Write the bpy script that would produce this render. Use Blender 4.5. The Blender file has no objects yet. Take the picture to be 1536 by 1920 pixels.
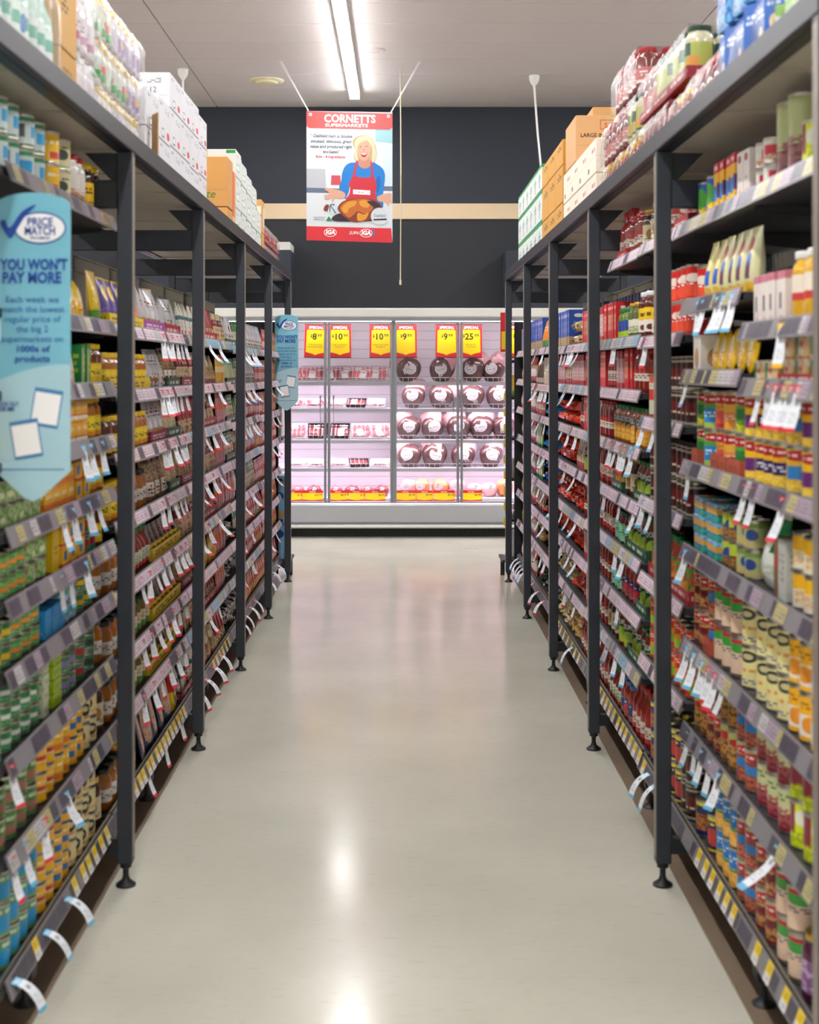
import bpy, bmesh, math, random
from mathutils import Matrix, Vector
random.seed(7)
PI = math.pi
C = bpy.context.scene.collection
SC = bpy.context.scene

# ------------------------------------------------------------------ camera, world, lights, exposure
EYE = 1.55
cam_d = bpy.data.cameras.new('camera'); cam = bpy.data.objects.new('camera', cam_d); C.objects.link(cam)
cam.location = (0, 0, EYE); cam.rotation_euler = (PI/2, 0, 0)
cam_d.sensor_fit = 'AUTO'; cam_d.sensor_width = 36; cam_d.lens = 50.0
cam_d.shift_x = 0.00833; cam_d.shift_y = -0.139
cam_d.dof.use_dof = True; cam_d.dof.focus_distance = 8.6; cam_d.dof.aperture_fstop = 4.0
cam_d.clip_end = 60
SC.camera = cam
w = bpy.data.worlds.new('store_ambient'); SC.world = w; w.use_nodes = True
w.node_tree.nodes['Background'].inputs[0].default_value = (.9, .93, 1, 1)
w.node_tree.nodes['Background'].inputs[1].default_value = 0.3
SC.view_settings.view_transform = 'Standard'; SC.view_settings.look = 'None'
SC.view_settings.gamma = 1; SC.view_settings.use_curve_mapping = False
SC.view_settings.exposure = 1.2
LAMP_STRENGTH = 30.0
FRIDGE_STRENGTH = 22.0

# ------------------------------------------------------------------ colour and material helpers
def lin(c):
    if isinstance(c, str):
        c = c.lstrip('#'); c = ''.join(q*2 for q in c) if len(c) == 3 else c; c = tuple(int(c[i:i+2], 16)/255 for i in (0, 2, 4))
    return tuple((x/12.92 if x <= .04045 else ((x+.055)/1.055)**2.4) for x in c) + (1,)
M = {}
def mat(name, col, rough=.5, metal=0, noise=0, nscale=20, bump=0, coat=0, emit=0, spec=.5):
    m = bpy.data.materials.new(name); m.use_nodes = True; M[name] = m
    nt = m.node_tree; b = nt.nodes['Principled BSDF']
    b.inputs['Base Color'].default_value = lin(col); b.inputs['Roughness'].default_value = rough
    b.inputs['Metallic'].default_value = metal; b.inputs['Coat Weight'].default_value = coat
    b.inputs['Specular IOR Level'].default_value = spec
    if emit:
        b.inputs['Emission Color'].default_value = lin(col); b.inputs['Emission Strength'].default_value = emit
    if noise or bump:
        tc = nt.nodes.new('ShaderNodeTexCoord'); n = nt.nodes.new('ShaderNodeTexNoise')
        n.inputs['Scale'].default_value = nscale; n.inputs['Detail'].default_value = 4
        nt.links.new(tc.outputs['Object'], n.inputs['Vector'])
        if noise:
            mr = nt.nodes.new('ShaderNodeMapRange'); mr.inputs[3].default_value = 1-noise; mr.inputs[4].default_value = 1+noise
            nt.links.new(n.outputs[0], mr.inputs[0])
            mx = nt.nodes.new('ShaderNodeVectorMath'); mx.operation = 'SCALE'; mx.inputs[0].default_value = lin(col)[:3]
            nt.links.new(mr.outputs[0], mx.inputs['Scale']); nt.links.new(mx.outputs[0], b.inputs['Base Color'])
        if bump:
            bp = nt.nodes.new('ShaderNodeBump'); bp.inputs['Strength'].default_value = bump; bp.inputs['Distance'].default_value = .01
            nt.links.new(n.outputs[0], bp.inputs['Height']); nt.links.new(bp.outputs[0], b.inputs['Normal'])
    return m
class NT:
    def __init__(s, nt): s.nt = nt
    def m(s, op, a, b=None, c=None):
        n = s.nt.nodes.new('ShaderNodeMath'); n.operation = op
        for i, x in enumerate((a, b, c)):
            if x is None: continue
            if isinstance(x, (int, float)): n.inputs[i].default_value = x
            else: s.nt.links.new(x, n.inputs[i])
        return n.outputs[0]
def design(name, base, els=(), rough=.35, metal=0, coat=0):
    """printed packaging: base colour plus bands (b), rectangles (r), ellipses (e), print rows (t), food blotches (n) laid out in the part's own UV"""
    m = bpy.data.materials.new(name); m.use_nodes = True; M[name] = m
    nt = m.node_tree; P = nt.nodes['Principled BSDF']; P.inputs['Roughness'].default_value = rough
    P.inputs['Metallic'].default_value = metal; P.inputs['Coat Weight'].default_value = coat
    k = NT(nt); uvn = nt.nodes.new('ShaderNodeUVMap'); sp = nt.nodes.new('ShaderNodeSeparateXYZ')
    nt.links.new(uvn.outputs[0], sp.inputs[0]); u = k.m('FRACT', sp.outputs[0]); v = sp.outputs[1]
    col = None
    def mix(mask, c):
        nonlocal col
        n = nt.nodes.new('ShaderNodeMix'); n.data_type = 'RGBA'
        nt.links.new(mask, n.inputs['Factor'])
        if col is None: n.inputs[6].default_value = lin(base)
        else: nt.links.new(col, n.inputs[6])
        n.inputs[7].default_value = lin(c); col = n.outputs[2]
    def cmp(x, a, b): return k.m('COMPARE', x, (a+b)/2, (b-a)/2)
    for e in els:
        t = e[0]
        if t == 'b': mix(cmp(v, e[1], e[2]), e[3])
        elif t == 'r': mix(k.m('MULTIPLY', cmp(u, e[1], e[2]), cmp(v, e[3], e[4])), e[5])
        elif t == 'e':
            a = k.m('DIVIDE', k.m('SUBTRACT', u, e[1]), e[3]); b = k.m('DIVIDE', k.m('SUBTRACT', v, e[2]), e[4])
            mix(k.m('LESS_THAN', k.m('ADD', k.m('MULTIPLY', a, a), k.m('MULTIPLY', b, b)), 1), e[5])
        elif t in 'tn':
            u0, u1, v0, v1, c, su, rows = e[1:8]
            cb = nt.nodes.new('ShaderNodeCombineXYZ')
            vv = k.m('MULTIPLY', k.m('SUBTRACT', v, v0), rows/(v1-v0))
            nt.links.new(k.m('MULTIPLY', u, su), cb.inputs[0])
            nt.links.new(k.m('MULTIPLY', k.m('FLOOR', vv), 7.3) if t == 't' else k.m('MULTIPLY', vv, 1.0), cb.inputs[1])
            nz = nt.nodes.new('ShaderNodeTexNoise'); nz.noise_dimensions = '2D'; nz.inputs['Scale'].default_value = 1
            nz.inputs['Detail'].default_value = 0 if t == 't' else 1
            nt.links.new(cb.outputs[0], nz.inputs['Vector'])
            mask = k.m('MULTIPLY', cmp(u, u0, u1), cmp(v, v0, v1))
            mask = k.m('MULTIPLY', mask, k.m('GREATER_THAN', nz.outputs[0], .47))
            if t == 't': mask = k.m('MULTIPLY', mask, k.m('COMPARE', k.m('FRACT', vv), .5, .3))
            mix(mask, c)
    if col is None: P.inputs['Base Color'].default_value = lin(base)
    else: nt.links.new(col, P.inputs['Base Color'])
    return m

# ------------------------------------------------------------------ mesh builder
class MB:
    def __init__(s): s.v = []; s.f = []; s.mi = []; s.uv = []; s.mats = []
    def mid(s, m):
        if m not in s.mats: s.mats.append(m)
        return s.mats.index(m)
    def add(s, vs, fs, m, uvs=None):
        o = len(s.v); s.v += [tuple(p) for p in vs]; k = s.mid(m)
        for i, f in enumerate(fs):
            s.f.append([o+j for j in f]); s.mi.append(k)
            s.uv.append(uvs[i] if uvs else [(.02, .02)]*len(f))
        return s
    def merge(s, o, T=None):
        b = len(s.v); s.v += [tuple(T @ Vector(p)) if T else p for p in o.v]
        for f, mi, uv in zip(o.f, o.mi, o.uv):
            s.f.append([b+j for j in f]); s.mi.append(s.mid(o.mats[mi])); s.uv.append(uv)
        return s
    def xf(s, T): s.v = [tuple(T @ Vector(p)) for p in s.v]; return s
    def box(s, x0, x1, y0, y1, z0, z1, m, bev=0, T=None):
        b = min(bev, (x1-x0)*.4, (y1-y0)*.4, (z1-z0)*.4)
        X, Y, Z = (x0, x1), (y0, y1), (z0, z1)
        if b <= 0:
            vs = [(X[i], Y[j], Z[k]) for i in (0, 1) for j in (0, 1) for k in (0, 1)]
            fs = [(0,1,3,2),(4,6,7,5),(0,4,5,1),(2,3,7,6),(0,2,6,4),(1,5,7,3)]
            uvs = [[(1,0),(1,1),(0,1),(0,0)],[(0,0),(1,0),(1,1),(0,1)],[(0,0),(1,0),(1,1),(0,1)],[(1,0),(1,1),(0,1),(0,0)],[(0,0),(0,1),(1,1),(1,0)],[(0,0),(1,0),(1,1),(0,1)]]
            if T: vs = [T @ Vector(p) for p in vs]
            return s.add(vs, fs, m, uvs)
        vs = []
        def idx(i, j, k, a): return ((i*2+j)*2+k)*3+a
        for i in (0, 1):
            for j in (0, 1):
                for k in (0, 1):
                    cx = X[i]+(b if i == 0 else -b); cy = Y[j]+(b if j == 0 else -b); cz = Z[k]+(b if k == 0 else -b)
                    vs += [(X[i], cy, cz), (cx, Y[j], cz), (cx, cy, Z[k])]
        fs = []; uvs = []
        def uvof(f, a):
            r = []
            for q in f:
                p = vs[q]; tx = (p[0]-x0)/(x1-x0); ty = (p[1]-y0)/(y1-y0); tz = (p[2]-z0)/(z1-z0)
                r.append((ty if a == 0 else tx, tz) if a < 2 else (ty, tx))
            return r
        for a in range(3):
            for sd in (0, 1):
                o = [(0,0),(1,0),(1,1),(0,1)]
                f = []
                for (p, q) in o:
                    t = [0,0,0]; t[a] = sd; t[(a+1) % 3] = p; t[(a+2) % 3] = q
                    f.append(idx(*t, a))
                if sd == 0: f = f[::-1]
                fs.append(f); uvs.append(uvof(f, a))
        for a in range(3):
            b1, b2 = (a+1) % 3, (a+2) % 3
            for p in (0, 1):
                for q in (0, 1):
                    t0 = [0,0,0]; t1 = [0,0,0]; t0[b1] = t1[b1] = p; t0[b2] = t1[b2] = q; t0[a] = 0; t1[a] = 1
                    f = [idx(*t0, b1), idx(*t1, b1), idx(*t1, b2), idx(*t0, b2)]
                    if (p+q) % 2 == 1: f = f[::-1]
                    fs.append(f); uvs.append(uvof(f, 0 if a != 1 else 0))
        for i in (0, 1):
            for j in (0, 1):
                for k in (0, 1):
                    f = [idx(i, j, k, 0), idx(i, j, k, 1), idx(i, j, k, 2)]
                    if (i+j+k) % 2 == 0: f = f[::-1]
                    fs.append(f); uvs.append(uvof(f, 0))
        if T: vs = [T @ Vector(p) for p in vs]
        return s.add(vs, fs, m, uvs)
    def lathe(s, prof, m, n=18, cap0=True, cap1=True, c=(0,0,0), sy=1):
        """prof: (radius, z) or (radius, z, material of the ring above it); v runs over each ring's own height when uv=True"""
        zs = [p[1] for p in prof]
        vs = []; 
        for p in prof:
            for i in range(n):
                a = 2*PI*i/n; vs.append((c[0]+p[0]*math.cos(a), c[1]+p[0]*math.sin(a)*sy, c[2]+p[1]))
        for k in range(len(prof)-1):
            mm = prof[k][2] if len(prof[k]) > 2 else m
            z0, z1 = zs[k], zs[k+1]
            if len(prof[k]) > 3: va, vb = prof[k][3], prof[k][4]
            else: va, vb = 0, 1
            fs = []; uvs = []
            for i in range(n):
                j = (i+1) % n
                fs.append((k*n+i, k*n+j, (k+1)*n+j, (k+1)*n+i))
                u0 = .5+2*i/n; u1 = .5+2*(i+1)/n
                uvs.append([(u0, va), (u1, va), (u1, vb), (u0, vb)])
            if k == 0: o = len(s.v); s.v += [tuple(p) for p in vs]
            mi = s.mid(mm)
            for f, uv in zip(fs, uvs): s.f.append([o+q for q in f]); s.mi.append(mi); s.uv.append(uv)
        if cap0: s.f.append([o+i for i in range(n)][::-1]); s.mi.append(s.mid(m)); s.uv.append([(.02,.02)]*n)
        if cap1:
            L = (len(prof)-1)*n; s.f.append([o+L+i for i in range(n)]); s.mi.append(s.mid(prof[-1][2] if len(prof[-1]) > 2 else m)); s.uv.append([(.02,.02)]*n)
        return s
    def tube(s, pts, r, m, n=8):
        pts = [Vector(p) for p in pts]; rings = []
        for i, p in enumerate(pts):
            d = (pts[min(i+1, len(pts)-1)]-pts[max(i-1, 0)]).normalized()
            a = d.cross(Vector((0,0,1))); a = a.normalized() if a.length > 1e-3 else Vector((1,0,0)); b = d.cross(a)
            rings.append([p+(a*math.cos(2*PI*k/n)+b*math.sin(2*PI*k/n))*r for k in range(n)])
        vs = [q for g in rings for q in g]; fs = []
        for i in range(len(pts)-1):
            for k in range(n):
                fs.append((i*n+k, (i+1)*n+k, (i+1)*n+(k+1) % n, i*n+(k+1) % n))
        fs.append(tuple(range(n))); fs.append(tuple(range((len(pts)-1)*n, len(pts)*n))[::-1])
        return s.add(vs, fs, m)
    def poly(s, pts, m, T=None, z=0, th=0):
        """flat n-gon in local xy, at height z, thickness th below it"""
        n = len(pts); A = sum(pts[i][0]*pts[(i+1) % n][1]-pts[(i+1) % n][0]*pts[i][1] for i in range(n))
        if A < 0: pts = pts[::-1]
        xs = [p[0] for p in pts]; ys = [p[1] for p in pts]; w_ = max(xs)-min(xs) or 1; h_ = max(ys)-min(ys) or 1
        uv = [((p[0]-min(xs))/w_, (p[1]-min(ys))/h_) for p in pts]
        vs = [(p[0], p[1], z) for p in pts]; fs = [tuple(range(n))]; uvs = [uv]
        if th:
            vs += [(p[0], p[1], z-th) for p in pts]; fs.append(tuple(range(n, 2*n))[::-1]); uvs.append(uv[::-1])
            for i in range(n):
                j = (i+1) % n; fs.append((i, n+i, n+j, j)); uvs.append([(.02,.02)]*4)
        if T: vs = [T @ Vector(p) for p in vs]
        return s.add(vs, fs, m, uvs)
    def mesh(s, name):
        me = bpy.data.meshes.new(name); me.from_pydata(s.v, [], s.f)
        for k in s.mats: me.materials.append(M[k])
        me.polygons.foreach_set('material_index', s.mi)
        ul = me.uv_layers.new(name='UVMap'); flat = []
        for u in s.uv:
            for p in u: flat += [p[0], p[1]]
        ul.data.foreach_set('uv', flat)
        me.polygons.foreach_set('use_smooth', [True]*len(me.polygons))
        me.set_sharp_from_angle(angle=math.radians(38)); me.update()
        return me
    def build(s, name, parent=None, loc=(0,0,0), rot=(0,0,0)):
        o = bpy.data.objects.new(name, s.mesh(name)); C.objects.link(o); o.location = loc; o.rotation_euler = rot
        if parent: o.parent = parent
        return o
LABELS = {}
def tag(o, label, cat, group=None):
    o['label'] = label; o['category'] = cat
    if group: o['group'] = group
    n = len(label.split())
    if n > 16 or n < 4: print('LABELLEN', n, label)
    if label in LABELS: print('DUPLABEL', label)
    LABELS[label] = 1
    return o
def struct(o): o['kind'] = 'structure'; return o
def thing(name, loc, label, cat, group=None, rotz=0):
    o = bpy.data.objects.new(name, None); C.objects.link(o); o.location = loc; o.rotation_euler = (0,0,rotz); o.empty_display_size = .05
    return tag(o, label, cat, group)
ORD = ['first','second','third','fourth','fifth','sixth','seventh','eighth','ninth','tenth','eleventh','twelfth','thirteenth','fourteenth','fifteenth','sixteenth','seventeenth','eighteenth','nineteenth','twentieth']
ORD += ['twenty-'+o for o in ORD[:9]] + ['thirtieth'] + ['thirty-'+o for o in ORD[:9]]

# text helper: a font curve turned into mesh polygons
_tx = {}
def text(mb, s, m, T, size=.1, bold=0, shear=0, al='CENTER', wrapr=None, th=0, sx=1, width=None):
    key = (s, bold, shear, al)
    if key not in _tx:
        c = bpy.data.curves.new('t', 'FONT'); c.body = s; c.align_x = al; c.offset = bold; c.shear = shear; c.resolution_u = 2
        o = bpy.data.objects.new('t', c); C.objects.link(o); bpy.context.view_layer.update()
        me = o.evaluated_get(bpy.context.evaluated_depsgraph_get()).to_mesh()
        _tx[key] = ([tuple(v.co) for v in me.vertices], [tuple(p.vertices) for p in me.polygons])
        o.to_mesh_clear(); bpy.data.objects.remove(o); bpy.data.curves.remove(c)
    vs, fs = _tx[key]
    if width:
        xs = [v[0] for v in vs]; sx = width/((max(xs)-min(xs))*size)
    out = []
    for x, y, z in vs:
        x *= size*sx; y *= size
        if wrapr: out.append(T @ Vector((wrapr*math.cos(x/wrapr), wrapr*math.sin(x/wrapr), y)))
        else: out.append(T @ Vector((x, y, 0)))
    mb.add(out, fs, m)
def plane_T(origin, xd, yd):
    x = Vector(xd).normalized(); y = Vector(yd).normalized(); z = x.cross(y)
    T = Matrix((x, y, z)).transposed().to_4x4(); T.translation = Vector(origin); return T
def spline(pts, k=5, closed=True):
    out = []; n = len(pts)
    for i in range(n if closed else n-1):
        p0, p1, p2, p3 = (pts[(i-1) % n], pts[i], pts[(i+1) % n], pts[(i+2) % n]) if closed else (pts[max(i-1,0)], pts[i], pts[i+1], pts[min(i+2,n-1)])
        for j in range(k):
            t = j/k
            out.append(tuple(.5*((2*p1[a])+(-p0[a]+p2[a])*t+(2*p0[a]-5*p1[a]+4*p2[a]-p3[a])*t*t+(-p0[a]+3*p1[a]-3*p2[a]+p3[a])*t**3) for a in (0,1)))
    if not closed: out.append(tuple(pts[-1]))
    return out
def ell(cx, cy, rx, ry, n=28): return [(cx+rx*math.cos(2*PI*i/n), cy+ry*math.sin(2*PI*i/n)) for i in range(n)]

# ------------------------------------------------------------------ plain materials
mat('charcoal_steel', '#2d323b', .42, 0, .08, 9)
mat('charcoal_dark', '#1c1e22', .55)
mat('rail_steel', '#20242e', .42, .1, .06, 12)
mat('black_rubber', '#141416', .5)
mat('deck_cream', '#b5ad9f', .55, 0, .06, 3)
mat('ceiling_white', '#d2c9c7', .6, 0, .02, 2)
mat('ceiling_gap', '#9c9492', .8)
mat('wall_slate', '#272d38', .65, 0, .05, 4)
mat('wall_slate_low', '#22252c', .65, 0, .05, 4)
mat('wall_beige', '#dcc3a0', .6)
mat('wall_pale', '#c9c6c2', .7)
mat('white_plastic', '#ecebea', .35)
mat('cream_plastic', '#e0d6b2', .4)
mat('lamp', '#ffffff', .5, emit=LAMP_STRENGTH)
mat('spot_lamp', '#ffffff', .5, emit=LAMP_STRENGTH*.75)
mat('fridge_lamp', '#fff7fc', .5, emit=FRIDGE_STRENGTH)
mat('fridge_white', '#eee4ec', .45)
mat('fridge_shelf', '#e6dbe8', .35)
mat('fridge_grey', '#a9abaf', .35, .2)
mat('fridge_cream', '#d2d0ca', .35)
mat('aluminium', '#9fa2a8', .28, .8)
mat('chrome', '#cfd0d4', .2, .9)
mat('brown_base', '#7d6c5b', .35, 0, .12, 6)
mat('wire_zinc', '#7c7568', .5, .4)
mat('ink', '#1c1d22', .6); mat('white', '#f4f4f4', .4); mat('red', '#d8202a', .4); mat('yellow', '#f7d400', .4)
mat('tin_metal', '#b9b4a8', .28, .9); mat('tin_dark', '#57544f', .3, .8); mat('gold', '#c9a545', .3, .85)
mat('cardboard', '#c79b62', .75, 0, .05, 8); mat('cardboard_inner', '#a8845a', .8)
mat('shelf_dark', '#34343a', .5, .3)
for n_, c_ in (('lid_yellow','#f1c800'),('lid_red','#b8141c'),('lid_green','#1c7a3a'),('lid_white','#e9e9e6'),('lid_black','#1b1a1c'),('lid_dkgreen','#1d4a35'),('lid_orange','#e87818'),('lid_blue','#3a6fb8')):
    mat(n_, c_, .3)
def film_mat(name, op, col=(1,1,1), rg=.06, fk=1.0):
    m = bpy.data.materials.new(name); m.use_nodes = True; M[name] = m; nt = m.node_tree
    nt.nodes.remove(nt.nodes['Principled BSDF']); out = nt.nodes['Material Output']
    tr = nt.nodes.new('ShaderNodeBsdfTransparent'); tr.inputs[0].default_value = (*col, 1)
    gl = nt.nodes.new('ShaderNodeBsdfGlossy'); gl.inputs['Roughness'].default_value = rg
    fr = nt.nodes.new('ShaderNodeFresnel'); fr.inputs['IOR'].default_value = 1.45
    k = NT(nt); mx = nt.nodes.new('ShaderNodeMixShader')
    nt.links.new(k.m('ADD', k.m('MULTIPLY', fr.outputs[0], fk), op), mx.inputs[0]); nt.links.new(tr.outputs[0], mx.inputs[1]); nt.links.new(gl.outputs[0], mx.inputs[2])
    nt.links.new(mx.outputs[0], out.inputs[0])
film_mat('film', .05, rg=.3, fk=.45); film_mat('glass_pane', .0, (.97, .99, .98))
# floor: pale speckled vinyl under a wax coat
m = mat('floor_vinyl', '#c9c5b8', .16, coat=0, spec=.24); nt = m.node_tree; P = nt.nodes['Principled BSDF']; k = NT(nt)
tc = nt.nodes.new('ShaderNodeTexCoord'); n1 = nt.nodes.new('ShaderNodeTexNoise'); n1.inputs['Scale'].default_value = 1.3; n1.inputs['Detail'].default_value = 5
mp = nt.nodes.new('ShaderNodeMapping'); mp.inputs['Scale'].default_value = (9, 60, 1)
n2 = nt.nodes.new('ShaderNodeTexNoise'); n2.inputs['Scale'].default_value = 1.6; n2.inputs['Detail'].default_value = 2
nt.links.new(tc.outputs['Object'], n1.inputs['Vector']); nt.links.new(tc.outputs['Object'], mp.inputs[0]); nt.links.new(mp.outputs[0], n2.inputs['Vector'])
cr = nt.nodes.new('ShaderNodeValToRGB'); cr.color_ramp.elements[0].position = .3; cr.color_ramp.elements[1].position = .7
cr.color_ramp.elements[0].color = lin('#b9b6a8'); cr.color_ramp.elements[1].color = lin('#c6c3b5')
nt.links.new(n1.outputs[0], cr.inputs[0])
mx = nt.nodes.new('ShaderNodeMix'); mx.data_type = 'RGBA'; mx.inputs[7].default_value = lin('#a19d90')
nt.links.new(k.m('MULTIPLY', k.m('GREATER_THAN', n2.outputs[0], .66), .35), mx.inputs['Factor']); nt.links.new(cr.outputs[0], mx.inputs[6]); nt.links.new(mx.outputs[2], P.inputs['Base Color'])
mr = nt.nodes.new('ShaderNodeMapRange'); mr.inputs[3].default_value = .10; mr.inputs[4].default_value = .24
nt.links.new(n1.outputs[0], mr.inputs[0]); nt.links.new(mr.outputs[0], P.inputs['Roughness'])
bp = nt.nodes.new('ShaderNodeBump'); bp.inputs['Strength'].default_value = .12; bp.inputs['Distance'].default_value = .004
n3 = nt.nodes.new('ShaderNodeTexNoise'); n3.inputs['Scale'].default_value = 3; nt.links.new(tc.outputs['Object'], n3.inputs['Vector'])
nt.links.new(n3.outputs[0], bp.inputs['Height']); nt.links.new(bp.outputs[0], P.inputs['Normal'])

# ------------------------------------------------------------------ the room
WY = 13.7; CZ = 4.08; XW = (-5.7, 5.0); YB = -4.0
struct(MB().box(XW[0]-.1, XW[1]+.1, YB-.1, 15.0, -.1, 0, 'floor_vinyl').build('floor'))
mb = MB(); mb.box(XW[0]-.1, XW[1]+.1, YB-.1, WY, CZ+.012, CZ+.1, 'ceiling_gap')
xs = [XW[0], -1.77, 2.2, XW[1]]; ys = []
y = WY-.34
while y > YB: ys.append(y); y -= .592
ys = [WY]+ys+[YB]
for i in range(3):
    for j in range(len(ys)-1):
        mb.box(xs[i]+.004, xs[i+1]-.004, ys[j+1]+.004, ys[j]-.004, CZ, CZ+.012, 'ceiling_white', .002)
struct(mb.build('ceiling'))
mb = MB(); mb.box(*XW, WY, WY+.12, 3.15, CZ+.1, 'wall_slate'); mb.box(*XW, WY+.01, WY+.12, 2.12, 3.0, 'wall_slate_low')
for x in (-2.6, -.28, 1.25, 2.6): mb.box(x, x+.004, WY+.006, WY+.011, 2.12, 3.0, 'charcoal_dark')
mb.box(*XW, WY+.8, WY+.82, 0, 2.12, 'wall_slate_low')
mb.box(XW[0], -2.6, WY, WY+.1, 0, 2.12, 'wall_slate_low'); mb.box(2.6, XW[1], WY, WY+.1, 0, 2.12, 'wall_slate_low')
struct(mb.build('wall_back'))
struct(MB().box(*XW, WY-.012, WY+.05, 3.0, 3.15, 'wall_beige', .003).build('trim_1'))
struct(MB().box(XW[0]-.1, XW[0], YB, WY+.12, 0, CZ, 'wall_pale').build('wall_left'))
struct(MB().box(XW[1], XW[1]+.1, YB, WY+.12, 0, CZ, 'wall_pale').build('wall_right'))
struct(MB().box(*XW, YB-.1, YB, 0, CZ, 'wall_pale').build('wall_front'))
# thin flat brown strips on the floor under the two racks
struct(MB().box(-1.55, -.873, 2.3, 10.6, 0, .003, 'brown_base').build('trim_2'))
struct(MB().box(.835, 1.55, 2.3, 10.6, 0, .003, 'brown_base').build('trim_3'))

# ------------------------------------------------------------------ ceiling lamps, vents, cords
rows = [(-3.8, 'over the aisle beyond the left rack'), (-.42, 'in the row above this aisle'), (2.9, 'over the aisle beyond the right rack')]
body = MB().box(-.05, .05, -.574, .574, .03, .08, 'white_plastic', .004).mesh('batten')
diff = MB().box(-.043, .043, -.57, .57, .012, .034, 'lamp', .012).mesh('diffuser')
capm = MB().box(-.044, .044, .566, .576, .002, .034, 'aluminium').box(-.044, .044, -.576, -.566, .002, .034, 'aluminium').mesh('end_cap')
for X, where in rows:
    for i in range(14):
        t = thing('ceiling_lamp', (X, 12.325-1.152*i, CZ-.08), f'white fluorescent batten, {ORD[i]} from the back wall, {where}', 'ceiling lamp', 'fluorescent battens '+where)
        for nm, me in (('batten', body), ('diffuser', diff), ('end_cap', capm)):
            o = bpy.data.objects.new(nm, me); C.objects.link(o); o.parent = t
mb = MB(); mb.lathe([(.15,0),(.15,-.008),(.135,-.016),(.10,-.016),(.09,-.03),(.05,-.036)], 'cream_plastic', 32)
mb.build('ceiling_vent', loc=(-1.174, 12.43, CZ)); tag(bpy.data.objects['ceiling_vent'], 'round cream air vent set in the ceiling left of the lamps', 'vent')
mb = MB(); mb.lathe([(.085,0),(.085,-.006),(.06,-.01),(.055,-.005),(.03,-.012)], 'ceiling_white', 28)
o = mb.build('ceiling_speaker', loc=(-.207, 11.26, CZ)); tag(o, 'small round white ceiling disc close beside the lamps', 'ceiling speaker')
for (x, y, pts, lab) in ((-1.837, 11.98, [(0,0,-.09),(0,0,-.6),(.005,0,-1.3)], 'white cord dropping from a ceiling rose above the left rack'),
                        (1.147, 12.24, [(0,0,-.09),(.03,0,-.5),(.069,0,-.9),(.08,0,-1.25)], 'white cord dropping from a ceiling rose above the right rack')):
    t = thing('power_cord', (x, y, CZ), lab, 'cord')
    MB().lathe([(.045,0),(.045,-.03),(.035,-.06),(.012,-.09)], 'white_plastic', 20).build('ceiling_rose', t)
    MB().tube(pts, .009, 'white_plastic').build('cable', t)
    p = pts[-1]; MB().box(p[0]-.025, p[0]+.025, -.02, .02, p[2]-.09, p[2], 'white_plastic', .006).build('socket', t)
mb = MB().tube([(0,0,0),(.004,0,-.9),(0,0,-1.78)], .0055, 'cream_plastic', 6)
mb.lathe([(.009,-1.82),(.009,-1.78)], 'cream_plastic', 10); o = mb.build('pull_cord', loc=(-.005, 11.9, CZ)); tag(o, 'thin pale cord hanging straight down right of the poster', 'cord')
# spotlight on the wall behind the poster; the floor mirrors it
t = thing('wall_spotlight', (-.556, WY-.012, 3.22), 'small white wall spotlight mostly behind the hanging poster', 'spotlight')
MB().box(-.1, .1, -.05, .0, -.08, .08, 'white_plastic', .01).build('housing', t)
MB().box(-.085, .085, -.056, -.05, -.065, .065, 'spot_lamp', .002).build('diffuser', t)
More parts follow.
